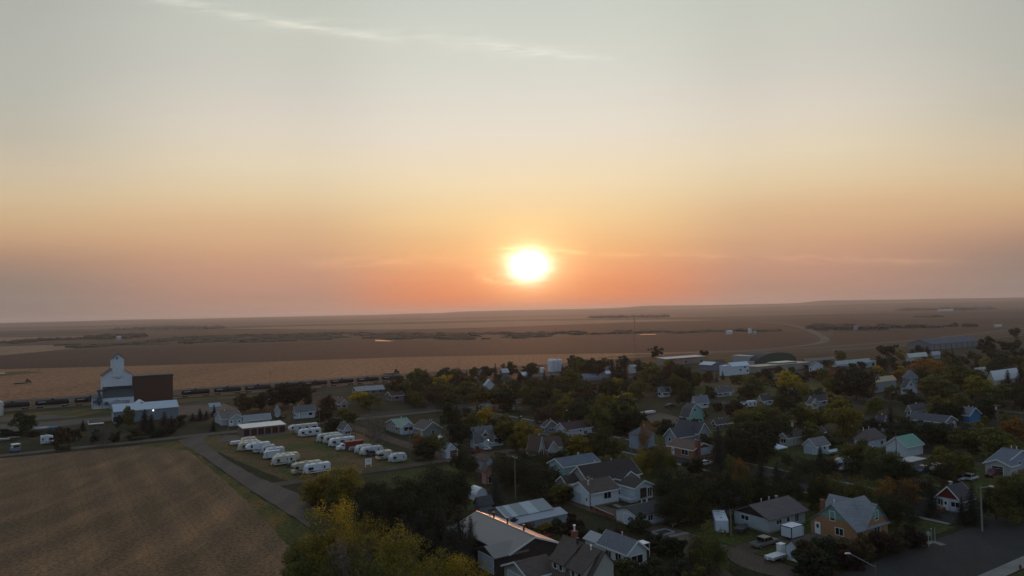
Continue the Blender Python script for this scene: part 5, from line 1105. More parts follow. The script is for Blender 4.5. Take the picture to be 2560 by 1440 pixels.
car('pickup_truck', 'white-topped truck behind the red-gabled house', (2396, 1208), 2424, (.45, .45, .46))
car('car', 'white car beside the white-topped truck', (2428, 1205), 2448, (.48, .5, .52), 'suv')
car('pickup_truck', 'dark red truck in front of the blue-grey house', (2480, 1196), 2512, (.10, .014, .014), heading='l')
car('car', 'dark blue car in the yard behind the mint green house', (1668, 1020), 1690, (.02, .022, .04), 'car')
car('car', 'white car among bushes near the far white vehicles', (1820, 979), 1836, (.5, .52, .55), 'suv')
car('truck', 'white truck on the highway at far right', (2464, 834), 2476, (.4, .38, .36), 'suv', cat='truck')
car('truck', 'pale truck further down the same highway', (2357, 846), 2367, (.5, .48, .46), 'suv', cat='truck')
# grain truck
def grain_truck():
    P = G(845, 1130); L = 9.0; c = P + UX * L / 2 + BX * 1.25
    t = thing('grain_truck', 'white grain truck with dark red box in the storage lot', 'truck', (c.x, c.y, 0), TH + math.pi)
    m_ = MB(); m_.prism([(1.9, .6), (1.9, 2.35), (3.0, 2.35), (3.25, 1.75), (4.4, 1.6), (4.5, .6)], -1.05, 1.05, 'y'); m_.build('cab', plain('cab_white', (.55, .6, .66), .4), t, bevel=.06)
    m_ = MB(); m_.prism([(2.2, 1.65), (2.2, 2.2), (2.95, 2.2), (3.15, 1.75)], -1.07, 1.07, 'y'); m_.build('window', glass(), t)
    m_ = MB(); m_.box(-4.5, 1.7, -1.22, 1.22, 1.1, 2.9)
    for k in range(8): m_.box(-4.4 + k * .85, -4.3 + k * .85, -1.28, 1.28, 1.1, 2.85)
    m_.build('grain_box', plain('box_red', (.17, .02, .016), .5), t)
    m_ = MB(); m_.box(-4.4, 4.2, -.5, .5, .65, .95); m_.build('chassis', dark(), t)
    for x in (3.5, -2.2, -3.3):
        for sy in (-1, 1): wheel(t, x, sy * 1.0, .5, .28)
    LM.append(('the red grain truck', c, 4))
grain_truck()
def old_truck():
    p = G(38, 1130); t = thing('old_truck', 'old blue and white cab-over truck facing the camera left of the road', 'truck', p, TH + R(-75), 'vehicles parked in the town')
    m_ = MB(); m_.box(-2.2, 2.0, -1.1, 1.1, .6, 1.6); m_.build('body', plain('truck_blue', (.16, .20, .28), .5), t, bevel=.08)
    m_ = MB(); m_.box(-.8, 1.6, -1.05, 1.05, 1.6, 2.7); m_.build('cab', plain('truck_white', (.45, .48, .52), .5), t, bevel=.1)
    m_ = MB(); m_.box(1.58, 1.64, -.9, .9, 1.75, 2.45); m_.build('windshield', glass(), t)
    m_ = MB(); m_.box(-1.0, 2.0, -1.2, 1.2, 2.75, 2.9); m_.build('roof_rack', white(), t)
    for x in (-1.4, 1.3):
        for sy in (-1, 1): wheel(t, x, sy * 1.0, .45)
old_truck()
def boat(label, px, py, col, L=5.0, cover=True, rz=0.0):
    p = G(px, py); t = thing('boat', label, 'boat', p, TH + rz, 'boats stored on land')
    prof = []; q = L / 2
    m_ = MB(); n_ = 8; top = []; bot = []
    for i in range(n_ + 1):
        x = -q + L * i / n_; w = 1.0 if i < 5 else 1.0 * (1 - ((i - 4.5) / (n_ - 4.4)) ** 1.8)
        m_.v += [(x, -w, 1.15), (x, -w * .6, .55), (x, w * .6, .55), (x, w, 1.15), (x, 0, 1.15 + (.55 if cover else .02))]
        if i:
            a, b_ = (i - 1) * 5, i * 5
            for k in range(3): m_.f.append((a + k, b_ + k, b_ + k + 1, a + k + 1)); m_.mi.append(0)
            m_.f += [(a + 3, b_ + 3, b_ + 4, a + 4), (a + 4, b_ + 4, b_, a)]; m_.mi += [0, 0]
    m_.f.append((0, 1, 2, 3, 4)); m_.mi.append(0)
    m_.build('hull', plain('boat_%d_%d' % (col[0] * 99, col[2] * 99), col, .5), t)
    m_ = MB(); m_.tube((-q, -.5, .45), (q + .8, 0, .45), .05, n=5); m_.tube((-q, .5, .45), (q + .8, 0, .45), .05, n=5); m_.build('trailer_frame', dark(), t)
    for sy in (-1, 1): wheel(t, -.3, sy * .8, .3)
boat('boat under a white cover at the yard edge left of the spruces', 104, 1077, (.42, .44, .46), 5.2)
boat('boat under a light blue cover right of the white covered one', 134, 1075, (.10, .20, .32), 3.4)
boat('open white boat at the left edge of the photo', 9, 1104, (.42, .42, .40), 4.0, False)
boat('low grey-brown boat or sled right of the open white boat', 35, 1100, (.16, .14, .14), 4.0, False)
boat('dark boat on trailer beside the end-on white camper', 1856, 1330, (.05, .052, .06), 4.6, False, R(20))
boat('white boat under cover right of the grey-roofed garage', 2081, 1137, (.36, .40, .45), 5.2)
# ---------------------------------------------------------------- train
def tank_car():
    t = thing('tank_car', '', 'tank car', (0, 0, 0), TH, 'black tank cars of the freight train')
    m_ = MB(); L = 15.6; q = L / 2; k = 20; prof = [(-q, .05), (-q + .15, 1.0), (-q + .6, 1.42), (q - .6, 1.42), (q - .15, 1.0), (q, .05)]
    for x, r in prof:
        for j in range(k):
            a = 2 * math.pi * j / k; m_.v.append((x, r * math.cos(a), 2.75 + r * math.sin(a)))
    for i in range(len(prof) - 1):
        for j in range(k): j2 = (j + 1) % k; m_.f.append((i * k + j, i * k + j2, (i + 1) * k + j2, (i + 1) * k + j)); m_.mi.append(0)
    m_.build('tank', plain('tank_black', (.014, .014, .016), .38, var=.3), t, smooth=False)
    m_ = MB(); m_.tube((0, 0, 4.1), (0, 0, 4.75), .55, n=12); m_.box(-1.6, 1.6, -.8, .8, 4.16, 4.22); m_.build('manway', dark(), t)
    for s in (-1, 1):
        m_ = MB(); m_.box(-s * q * 1.0 - .6, -s * q + .6, -1.4, 1.4, 1.0, 1.25); m_.box(-s * 5.6 - 1.3, -s * 5.6 + 1.3, -1.1, 1.1, .45, .95)
        for x in (-.9, .9):
            m_.tube((-s * 5.6 + x, -1.0, .48), (-s * 5.6 + x, 1.0, .48), .46, n=10)
        m_.build('bogie', dark(), t)
    m_ = MB()
    for kx in range(7): m_.box(-6.3 + kx * .48, -6.3 + kx * .48 + .36, -1.435, -1.40, 2.95, 3.35)
    m_.build('lettering', plain('white_lettering', (.55, .55, .55), .6), t)
    return t
proto = tank_car(); first = True; PITCH = 17.6
u0 = UV(G(86, 1023))[0]; ncar = 0
for i in range(-1, 13):
    ua = u0 + i * PITCH + 8
    if 245 > proj(W(ua, -458, 2))[0] + 20 and proj(W(ua, -458, 2))[0] > 250: continue
    w_ = W(ua, -458); x = proj(w_ + Vector((0, 0, 3)))[0]
    if 262 < x < 420: continue
    ORD = ['first', 'second', 'third', 'fourth', 'fifth', 'sixth', 'seventh', 'eighth', 'ninth', 'tenth', 'eleventh', 'twelfth']
    if x < 300: lab = 'black tank car, %s to the left of the grain elevator' % ORD[2 - (i + 1)]
    else:
        lab = 'black tank car, %s to the right of the brown annex' % ORD[ncar]; ncar += 1
    if first: proto.location = w_; proto['label'] = lab; first = False
    else: copy_thing(proto, w_, TH, lab)
# white grain car at the left edge
def edge_silo():
    p = G(-6, 1039); t = thing('grain_bin', 'pale metal bin cut by the left edge of the photo', 'grain bin', p, TH)
    m_ = MB(); m_.lathe([(.01, 0), (2.3, 0), (2.3, 6.4), (.5, 7.6), (.01, 7.7)], 18); m_.build('shell', plain('bin_pale', (.5, .52, .52), .5), t)
    m_ = MB(); m_.tube((1.9, -1.5, 0), (1.9, -1.5, 6.2), .06, n=5); m_.tube((2.2, -1.1, 0), (2.2, -1.1, 6.2), .06, n=5); m_.build('ladder', steel(), t)
edge_silo()
def flat_cart():
    p = G(238, 1064); t = thing('flat_trailer', 'white flat trailer with upright end board beside the warehouse', 'trailer', p, TH)
    m_ = MB(); m_.box(-2.6, 3.2, -1.1, 1.1, .75, .95); m_.build('deck', white(), t)
    m_ = MB(); m_.box(-2.7, -2.55, -1.1, 1.1, .9, 2.3); m_.build('end_board', white(), t)
    for sy in (-1, 1): wheel(t, .6, sy * 1.0, .38)
flat_cart()
def machine(label, px, py, L=9, name='tractor'):
    p = G(px, py); t = thing(name, label, 'farm machine', p, TH)
    m_ = MB(); m_.box(-2, 1.2, -.9, .9, 1.0, 2.2); m_.box(-1.6, -.2, -.8, .8, 2.2, 3.4); m_.build('body', plain('machine_red', (.09, .03, .025), .6), t)
    m_ = MB(); m_.box(-L, -3, -4, 4, .5, 1.0); m_.tube((-3, 0, .8), (-2, 0, .9), .15); m_.build('implement', dark(), t)
    for x, r in ((-1.4, .9), (1, .55)):
        for sy in (-1, 1): wheel(t, x, sy * 1.2, r, .5)
machine('dark tractor with wide implement working in the tan field at left', 72, 958)
machine('dark tractor in the tan field above the train line', 993, 934, 10)

# ---------------------------------------------------------------- poles
PT_TOP = {}
def pole(key, label, top, base, kind='power', name=None, r=.14, group='power poles', col=None, arm=2.2):
    b_ = G(*base); d_ = b_.length
    h = 3.0
    while h < 60 and proj(b_ + Vector((0, 0, h)))[1] > top[1]: h += .1
    nm = {'power': 'power_pole', 'lamp': 'street_lamp', 'plain': 'post'}[kind]
    t = thing(name or nm, label, {'power': 'power pole', 'lamp': 'street lamp', 'plain': 'post'}[kind], b_, TH + R(90), group)
    m_ = MB(); m_.tube((0, 0, 0), (0, 0, h), r, r * .7, n=8); m_.build('pole', col or woodp(), t)
    if kind == 'power':
        m_ = MB(); m_.box(-arm / 2, arm / 2, -.08, .08, h - .7, h - .54); m_.build('cross_arm', plain('bleached_wood', (.30, .27, .24), .8), t)
        for x in (-arm * .45, 0 if False else arm * .15, arm * .45): m_ = MB(); m_.tube((x, 0, h - .54), (x, 0, h - .32), .05, n=6); m_.build('insulator', plain('porcelain', (.4, .42, .44), .3), t)
    if kind == 'lamp':
        m_ = MB(); m_.tube((0, 0, h - .3), (-1.6, 0, h + .35), .05, n=6); m_.build('lamp_arm', steel(), t)
        m_ = MB(); m_.prism([(-2.4, h + .28), (-2.3, h + .48), (-1.7, h + .50), (-1.5, h + .34), (-1.8, h + .25)], -.16, .16, 'y'); m_.build('lamp_head', plain('lamp_shell', (.55, .55, .53), .4), t)
    PT_TOP[key] = b_ + Vector((0, 0, h - .4)); return t, h
def transformer(th, z=-2.2):
    t, h = th; m_ = MB(); m_.tube((.42, 0, h + z), (.42, 0, h + z + 1.1), .28, n=12); m_.build('transformer', plain('transformer_grey', (.42, .45, .47), .4), t)
PW = 'power pole '
pole('a', PW + 'standing in the alley between the pink shed and the tin-roofed shed', (1288, 1137), (1289, 1249), r=.17)
transformer(pole('b', PW + 'with pale transformer at the corner of the white alley garage', (1473, 1189), (1476, 1272)))
pole('c', PW + 'on the street edge right of the big dark-roofed house', (1577, 1112), (1580, 1158))
pole('d', PW + 'with white-painted foot right of the white garage with red door', (1142, 1106), (1142, 1172))
pole('e', PW + 'with lamp and wide cross arm right of the last storage trailer', (1024, 1072), (1025, 1147), arm=3.4)
pole('f', PW + 'behind the rounded white trailer in the lot', (940, 1067), (939, 1119), 'plain', name='power_pole')
pole('g', PW + 'behind the large white trailer and grain truck', (891, 1049), (889, 1105), 'plain', name='power_pole')
pole('h', PW + 'on the gravel road right of the storage garages', (800, 1020), (799, 1074))
pole('i', PW + 'in front of the white house with dark hedge', (751, 1022), (752, 1065), 'plain', name='power_pole')
pole('j', 'street lamp between the tiny white shed and the white hedge house', (726, 1012), (726, 1056), 'lamp', group='street lamps')
pole('k', 'thin lamp post above the long pale metal-roofed building', (671, 999), (670, 1028), 'lamp', group='street lamps')
pole('l', PW + 'in front of the pale duplex wall', (570, 1045), (570, 1082), 'plain', name='power_pole')
pole('m', 'street lamp right of the orange maple', (1295, 1042), (1296, 1080), 'lamp', group='street lamps')
pole('n', 'street lamp in front of the long maroon roof', (1409, 1027), (1410, 1074), 'lamp', group='street lamps')
pole('o', PW + 'with cross arm rising from the dense far trees in the centre', (1372, 999), (1373, 1035))
pole('p', PW + 'behind the grey hip-roofed house', (1282, 983), (1283, 1018))
pole('q', 'tall pale street lamp in front of the dark round tree right of centre', (1974, 973), (1972, 1016), 'lamp', group='street lamps')
pole('r', PW + 'left of the dark-roofed house by the gabled garage', (2021, 960), (2021, 1008))
transformer(pole('s', PW + 'with grey transformer in front of the long mobile home', (1982, 1049), (1986, 1130)))
pole('t', PW + 'in front of the left wall of the green-roofed barn', (2239, 1084), (2242, 1157), 'plain', name='power_pole')
pole('u', 'tall concrete street lamp at the corner of the main street', (2451, 1217), (2456, 1329), 'lamp', r=.19, col=plain('concrete_pole', (.20, .195, .18), .8), group='street lamps')
transformer(pole('v', PW + 'with transformer right of the vivid blue house', (2492, 1010), (2495, 1062)))
pole('w', 'street lamp below the peach-roofed house', (2225, 982), (2225, 1010), 'lamp', group='street lamps')
pole('x', PW + 'left of the peach-roofed house', (2167, 963), (2167, 988))
pole('y', PW + 'in front of the big cream hall', (2504, 920), (2504, 957), 'plain', name='power_pole')
pole('z', PW + 'behind the very long tan sheds', (2037, 876), (2037, 896), 'plain', name='power_pole')
pole('aa', PW + 'rising from trees left of the small bright-roofed shed', (2461, 897), (2461, 927))
pole('ab', PW + 'beside the end-on white camper and ranch house', (1825, 1276), (1828, 1340), 'plain', name='power_pole', r=.2)
pole('ac', PW + 'in front of the mint green house', (1716, 1017), (1717, 1055), 'plain', name='power_pole')
pole('ad', PW + 'with several arms right of the small white house', (1809, 1004), (1810, 1042))
pole('ae', PW + 'in front of the wide store with red band', (1703, 897), (1704, 930), 'plain', name='power_pole')
pole('af', PW + 'left of the small brown roof by the metal building', (1765, 893), (1766, 912), 'plain', name='power_pole')
for i, (x, y0, y1, tx) in enumerate([(676, 928, 968, 'first from the left beyond the train'), (917, 908, 946, 'second from the left beyond the train'), (993, 910, 942, 'above the tractor beyond the train'), (1056, 916, 938, 'third last beyond the train'), (1149, 898, 932, 'above the tall dark spruce by the railway'), (1334, 888, 914, 'left of the white grain bins beyond the train'), (1500, 884, 908, 'beyond the round dark tree right of the grain bins'), (224, 984, 1024, 'just left of the grain elevator'), (20, 974, 1012, 'at the left end of the train')]):
    pole('R%d' % i, 'thin rail line pole ' + tx, (x, y0), (x, y1), 'plain', name='power_pole', group='poles along the railway', r=.11)
def near_lamp():
    b_ = G(2192, 1500); t = thing('street_lamp', 'street lamp with long slanting arm over the main street, cut by the bottom edge', 'street lamp', b_, 0, 'street lamps')
    h = 3
    while proj(b_ + Vector((0, 0, h)))[1] > 1408: h += .05
    m_ = MB(); m_.tube((0, 0, 0), (0, 0, h), .13, .1, n=8); m_.build('pole', plain('rust_pole', (.12, .085, .06), .8), t)
    e_ = Vector((-3.6, .5, 1.55)); m_ = MB(); m_.tube((0, 0, h - .6), tuple(Vector((0, 0, h - .2)) + e_), .045, n=6); m_.build('lamp_arm', steel(), t)
    p = Vector((0, 0, h - .2)) + e_; m_ = MB(); m_.prism([(p.x - .8, p.z - .02), (p.x - .6, p.z + .16), (p.x + .05, p.z + .10), (p.x + .1, p.z - .06)], p.y - .15, p.y + .15, 'y'); m_.build('lamp_head', plain('lamp_shell', (.55, .55, .53), .4), t)
near_lamp()
def wire(k0, k1, offs=(-.9, .9), sag=.9):
    a, b_ = PT_TOP[k0], PT_TOP[k1]; m_ = MB(); d_ = (b_ - a).normalized(); s = Vector((-d_.y, d_.x, 0))
    for o in offs:
        pr = None
        for i in range(13):
            t = i / 12; p = a.lerp(b_, t) + s * o + Vector((0, 0, -sag * 4 * t * (1 - t)))
            if pr is not None: m_.tube(pr, p, .035, n=3, cap=False)
            pr = p
    return m_
for k0, k1, lab in (('d', 'a', 'thin overhead wires from the lane pole to the alley pole'), ('a', 'b', 'thin overhead wires from the alley pole to the garage transformer pole'), ('b', 'ab', 'thin overhead wires from the garage transformer pole to the camper pole'), ('e', 'd', 'thin overhead wires from the lot pole to the lane pole')):
    o = wire(k0, k1).build('overhead_wire', plain('wire', (.09, .07, .055), .6)); tag(o, lab, 'wire', 'overhead wires')
def mast():
    b_ = G(1588, 895); t = thing('radio_mast', 'very tall thin lattice radio mast rising past the fields', 'radio mast', b_)
    m_ = MB(); h = 3
    while proj(b_ + Vector((0, 0, h)))[1] > 796: h += .2
    for k in range(3):
        a = k * 2.094; m_.tube((.35 * math.cos(a), .35 * math.sin(a), 0), (.3 * math.cos(a), .3 * math.sin(a), h), .05, n=4)
    z = 0
    while z < h - 1: m_.tube((.33, 0, z), (-.17, .28, z + 1), .03, n=3); m_.tube((-.17, .28, z + .3), (-.17, -.28, z + 1.3), .03, n=3); z += 1.4
    m_.build('lattice', plain('mast_red', (.16, .09, .08), .7), t)
    m_ = MB(); m_.tube((0, 0, h - .5), (0, 0, h + 1.5), .12, n=6); m_.tube((.5, 0, h - 4), (.5, 0, h - 1.5), .18, n=6); m_.build('antenna', dark(), t)
mast()
# signs
def sign_lot():
    b_ = G(921, 1168); t = thing('notice_board', 'small white notice board on two legs in the grass by the lane', 'sign', b_, TH)
    m_ = MB(); m_.box(-1.0, 1.0, -.04, .04, .8, 2.6); m_.build('panel', white(), t)
    for x in (-.85, .85): m_ = MB(); m_.box(x - .06, x + .06, .05, .15, 0, 2.5); m_.build('leg', white(), t)
    m_ = MB()
    for z in (2.2, 1.9, 1.6): m_.box(-.6, .6, -.055, -.042, z, z + .1)
    m_.build('lettering', plain('faded_ink', (.25, .28, .33), .7), t)
sign_lot()
def stop():
    b_ = G(2322, 1368); t = thing('stop_sign', 'back of a stop sign at the main street corner', 'sign', b_, TH + R(90))
    m_ = MB(); m_.tube((0, 0, 0), (0, 0, 2.9), .05, n=6); m_.build('post', plain('sign_post', (.4, .4, .38), .6), t)
    m_ = MB(); pts = [(.42 * math.cos(R(22.5 + 45 * k)), 2.5 + .42 * math.sin(R(22.5 + 45 * k))) for k in range(8)]; m_.prism(pts, -.09, -.06, 'y'); m_.build('plate', plain('sign_back', (.42, .44, .45), .4, .4), t)
    for i, (x, y, yy) in enumerate(((2329, 1351, 1321), (2338, 1356, 1318))):
        b_ = G(x, y); t = thing('street_name_post', ('tall white post left' if i == 0 else 'tall white post with small teal plate, right') + ' of the pair by the stop sign', 'post', b_, TH)
        m_ = MB(); m_.tube((0, 0, 0), (0, 0, 2.2 + i * .3), .045, n=6); m_.build('post', plain('dull_white', (.34, .35, .36), .6), t)
        if i: m_ = MB(); m_.box(-.35, .35, -.02, .02, 2.52, 2.70); m_.build('plate', plain('teal_sign', (.03, .22, .20), .5), t)
        else: m_ = MB(); m_.box(-.08, .08, -.08, .08, 2.2, 2.26); m_.build('cap', white(), t)
stop()
def hydrant():
    b_ = G(2551, 1424); t = thing('fire_hydrant', 'dark red fire hydrant on the near pavement at bottom right corner', 'hydrant', b_)
    m_ = MB(); m_.lathe([(.2, 0), (.2, .08), (.14, .1), (.14, .62), (.17, .64), (.15, .76), (.06, .86), (.01, .9)], 12); m_.build('body', plain('hydrant_red', (.13, .02, .018), .5), t)
    m_ = MB(); m_.tube((-.24, 0, .5), (.24, 0, .5), .07, n=8); m_.tube((0, -.22, .42), (0, 0, .42), .08, n=8); m_.build('nozzle', plain('hydrant_red', (.13, .02, .018), .5), t)
hydrant()
# yard things
def fence(label, p0, p1, col, h=1.0, name='fence', n_=None):
    a, b_ = G(*p0), G(*p1); d_ = b_ - a; L = d_.length; t = thing(name, label, 'fence', a, math.atan2(d_.y, d_.x))
    k = max(2, int(L / 2.2)); m_ = MB()
    for i in range(k + 1): m_.box(L * i / k - .07, L * i / k + .07, -.07, .07, 0, h + .1)
    m_.build('post', col, t) if False else m_.build('posts', col, t)
    m_ = MB(); m_.box(0, L, .075, .10, .15, h); m_.build('boards', col, t)
    m_ = MB(); m_.box(0, L, -.09, .12, h + .102, h + .15); m_.build('top_rail', plain('pale_rail', (.34, .30, .25), .7), t)
fence('low rust-brown board fence along the alley between two garages', (1477, 1276), (1534, 1301), plain('rust_boards', (.15, .055, .03), .8))
fence('weathered grey fence in front of the low black-roofed building', (1553, 1299), (1586, 1313), woodp(), .9)
fence('dark board fence along the trailer lot behind the far row', (1046, 1119), (1087, 1137), dark(), 1.5)
def box_thing(name, label, cat, px, py, dims, col, rz=0.0, z=0, lid=None):
    b_ = G(px, py); t = thing(name, label, cat, b_, TH + rz); a, b2, h = dims
    m_ = MB(); m_.box(-a / 2, a / 2, -b2 / 2, b2 / 2, z, h); m_.build('body', col, t, bevel=.04)
    m_ = MB(); m_.box(-a / 2 - .05, a / 2 + .05, -b2 / 2 - .05, b2 / 2 + .05, h + .002, h + .09); m_.build('lid', lid or trimm(), t)
box_thing('chest_cabinet', 'tall white cabinet standing beside the white garden shed', 'cabinet', 1953, 1386, (1.3, 1.0, 1.9), white())
def shed_lat():
    pass
house('garden_shed', 'white garden shed with brown roof next to the rust-coloured hedge', 'shed', 'the white garden shed', (1994, 1372), 1962, 2036, 2.5, 1.0, 'a', (.50, .56, .62), BRN, wins=[('L', .3, .2, .8, 1.7, 'door')], trim=False, ohg=.15)
house('carport', 'long low carport with flat grey roof below the green-roofed barn', 'carport', 'the long low carport', (2276, 1158), 2238, 2318, 2.1, .3, 'a', (.22, .22, .23), (.24, .26, .28), 'flat', wins=[], trim=False, rm=metalroof((.26, .29, .32)))
house('frame_shelter', 'small open shelter with white roof edge behind the brown pyramid roof', 'shelter', 'the small white-edged shelter', (2128, 1069), 2124, 2146, 2.2, .15, 'a', (.05, .045, .04), (0, 0, 0), 'flat', wins=[], trim=False, rm=metalroof((.55, .56, .55)), lb=3.5)
def tent():
    b_ = G(1936, 1133); t = thing('party_tent', 'white canopy tent under the dark tree clump', 'tent', b_, TH)
    m_ = MB(); q = 2.8
    for s in ((-q, -q), (q, -q), (q, q), (-q, q)): pass
    c = [(-q, -q, 2.0), (q, -q, 2.0), (q, q, 2.0), (-q, q, 2.0)]
    for k in range(4): m_.face([c[k], c[(k + 1) % 4], (0, 0, 3.1)])
    for k in range(4): a, b2 = c[k], c[(k + 1) % 4]; m_.face([(a[0], a[1], 1.7), (b2[0], b2[1], 1.7), b2, a])
    m_.build('canopy', plain('tent_white', (.62, .68, .76), .6, var=.04), t)
    m_ = MB()
    for x, y, z in c: m_.tube((x * .98, y * .98, 0), (x * .98, y * .98, 2), .04, n=5)
    m_.build('frame', steel(), t)
tent()
def ptank():
    b_ = G(1711, 1307); t = thing('propane_tank', 'white propane tank on the lawn right of the low black-roofed building', 'propane tank', b_, TH)
    m_ = MB(); m_.tube((-1.0, 0, .75), (1.0, 0, .75), .48, n=14); m_.tube((1.0, 0, .75), (1.22, 0, .75), .48, .22, n=14); m_.tube((-1.22, 0, .75), (-1.0, 0, .75), .22, .48, n=14); m_.build('shell', white(), t)
    m_ = MB(); m_.box(-.8, -.6, -.4, .4, 0, .4); m_.box(.6, .8, -.4, .4, 0, .4); m_.build('saddle', dark(), t)
    b_ = G(1658, 1333); t = thing('sandbox', 'pale-framed sandbox on the dark lawn below the black-roofed building', 'sandbox', b_, TH)
    m_ = MB()
    for s in (-1, 1): m_.box(-1.9, 1.9, s * 1.3 - .12, s * 1.3 + .12, 0, .35); m_.box(s * 1.9 - .12, s * 1.9 + .12, -1.18, 1.18, 0, .34)
    m_.build('frame', plain('pale_boards', (.26, .27, .28), .7), t); m_ = MB(); m_.box(-1.8, 1.8, -1.2, 1.2, 0, .12); m_.build('soil', plain('dark_soil', (.05, .04, .035), .95), t)
    b_ = G(1682, 1318); t = thing('garden_table', 'round pale garden table on the dark lawn', 'table', b_)
    m_ = MB(); m_.tube((0, 0, .68), (0, 0, .74), .75, n=18); m_.build('table_top', plain('pale_plastic', (.34, .36, .38), .5), t); m_ = MB(); m_.tube((0, 0, 0), (0, 0, .68), .08, n=8); m_.build('leg', steel(), t)
ptank()
# ---------------------------------------------------------------- trees
def leafmat(key, tint=(1, 1, 1)):
    m, n, b = newmat(key)
    oi = n.add('ShaderNodeObjectInfo'); ge = n.add('ShaderNodeNewGeometry'); tc = n.add('ShaderNodeTexCoord').outputs['Object']
    f = n.noise(tc, .55, 3, .6)
    br = n.ramp(ge.outputs['Random Per Island'], [(0, (.55, .55, .55)), (.6, (1.0, 1.0, 1.0)), (1, (1.55, 1.5, 1.3))])
    cl = n.ramp(f, [(.32, (.62, .70, .75)), (.52, (1, 1, 1)), (.72, (1.45, 1.22, .95))])
    col = n.mix(1.0, n.mix(1.0, oi.outputs['Color'], br, 'MULTIPLY'), cl, 'MULTIPLY')
    n.link(col, b.inputs['Base Color']); b.inputs['Roughness'].default_value = .7; b.inputs['Specular IOR Level'].default_value = .2
    tr = n.add('ShaderNodeBsdfTranslucent'); n.link(col, tr.inputs[0]); mx = n.add('ShaderNodeMixShader'); mx.inputs[0].default_value = .25
    n.link(b.outputs[0], mx.inputs[1]); n.link(tr.outputs[0], mx.inputs[2]); n.link(mx.outputs[0], m.node_tree.nodes['Material Output'].inputs['Surface'])
    return m
LEAF = leafmat('foliage'); BARK = plain('bark', (.075, .060, .048), .9, var=.35, nscale=4); PBARK = plain('pale_bark', (.20, .18, .15), .85, var=.3, nscale=3)
def leafquad(v, f, p, n_, s, r):
    a = n_.orthogonal().normalized(); b_ = n_.cross(a); t = r.uniform(0, 6.28); c, q = math.cos(t), math.sin(t)
    e1 = (a * c + b_ * q) * s; e2 = (b_ * c - a * q) * s * r.uniform(.55, .9); i = len(v)
    v += [tuple(p - e1), tuple(p + e2), tuple(p + e1), tuple(p - e2)]; f.append((i, i + 1, i + 2, i + 3))
def rv3(r):
    while True:
        p = Vector((r.uniform(-1, 1), r.uniform(-1, 1), r.uniform(-1, 1)))
        if .01 < p.length < 1: return p
def crown_round(seed, clumps=34, per=110, leaf=.048, squash=.8, gap=.0, rough=.35, low=.12):
    "crown for a tree 1 unit tall and 1 unit wide, base at z=0"
    r = random.Random(seed); v = []; f = []; cs = []
    # lobes: a few big uneven masses, each carrying clumps
    lobes = [(Vector((r.uniform(-.20, .20), r.uniform(-.20, .20), r.uniform(.30, .74))), r.uniform(.18, .28)) for _ in range(9)]
    lobes.append((Vector((0, 0, .55)), .28)); lobes.append((Vector((r.uniform(-.1, .1), r.uniform(-.1, .1), .80)), .17))
    for _ in range(clumps):
        lc, lr = r.choice(lobes); d_ = rv3(r).normalized(); c = lc + Vector((d_.x, d_.y, d_.z * .9)) * lr * r.uniform(.55, 1.05)
        if c.z < low + .06: c.z = low + .06 + r.random() * .08
        h_ = math.hypot(c.x, c.y)
        if h_ > .44: c.x *= .44 / h_; c.y *= .44 / h_
        c.z = min(c.z, .95); cs.append((c, r.uniform(.065, .125)))
    for c, cr in cs:
        k = int(per * (cr / .095) ** 2 * (1 - gap))
        for _ in range(k):
            d_ = rv3(r); q = d_.normalized() * (d_.length ** .5)
            p = c + Vector((q.x, q.y, q.z * squash)) * cr * r.uniform(.85, 1.2)
            nn = (d_.normalized() + rv3(r) * .9).normalized(); leafquad(v, f, p, nn, leaf * r.uniform(.5, 1.1), r)
    hs = sorted(math.hypot(p[0], p[1]) for p in v); kx = .5 / hs[int(len(hs) * .985)]; zs = sorted(p[2] for p in v); z0, z1 = zs[int(len(zs) * .01)], zs[int(len(zs) * .995)]
    fz = lambda z: low + (z - z0) / (z1 - z0) * (1 - low)
    v = [(p[0] * kx, p[1] * kx, fz(p[2])) for p in v]; cs = [(Vector((c.x * kx, c.y * kx, fz(c.z))), cr) for c, cr in cs]
    return v, f, cs
def limbs(seed, cs, r0=.022, n_=9, twig=False):
    r = random.Random(seed); m_ = MB(); top = Vector((r.uniform(-.02, .02), r.uniform(-.02, .02), .34)); m_.tube((0, 0, 0), top, r0, r0 * .7, n=7, cap=False)
    m_.tube(top, (top.x * 2, top.y * 2, .62), r0 * .7, r0 * .3, n=6, cap=False)
    for c, cr in r.sample(cs, min(n_, len(cs))):
        b_ = Vector((top.x, top.y, r.uniform(.2, .5))); mid = b_.lerp(c, .5) + Vector((0, 0, -.03)); m_.tube(b_, mid, r0 * .45, r0 * .28, n=5, cap=False); m_.tube(mid, c, r0 * .28, r0 * .12, n=4, cap=False)
    return m_
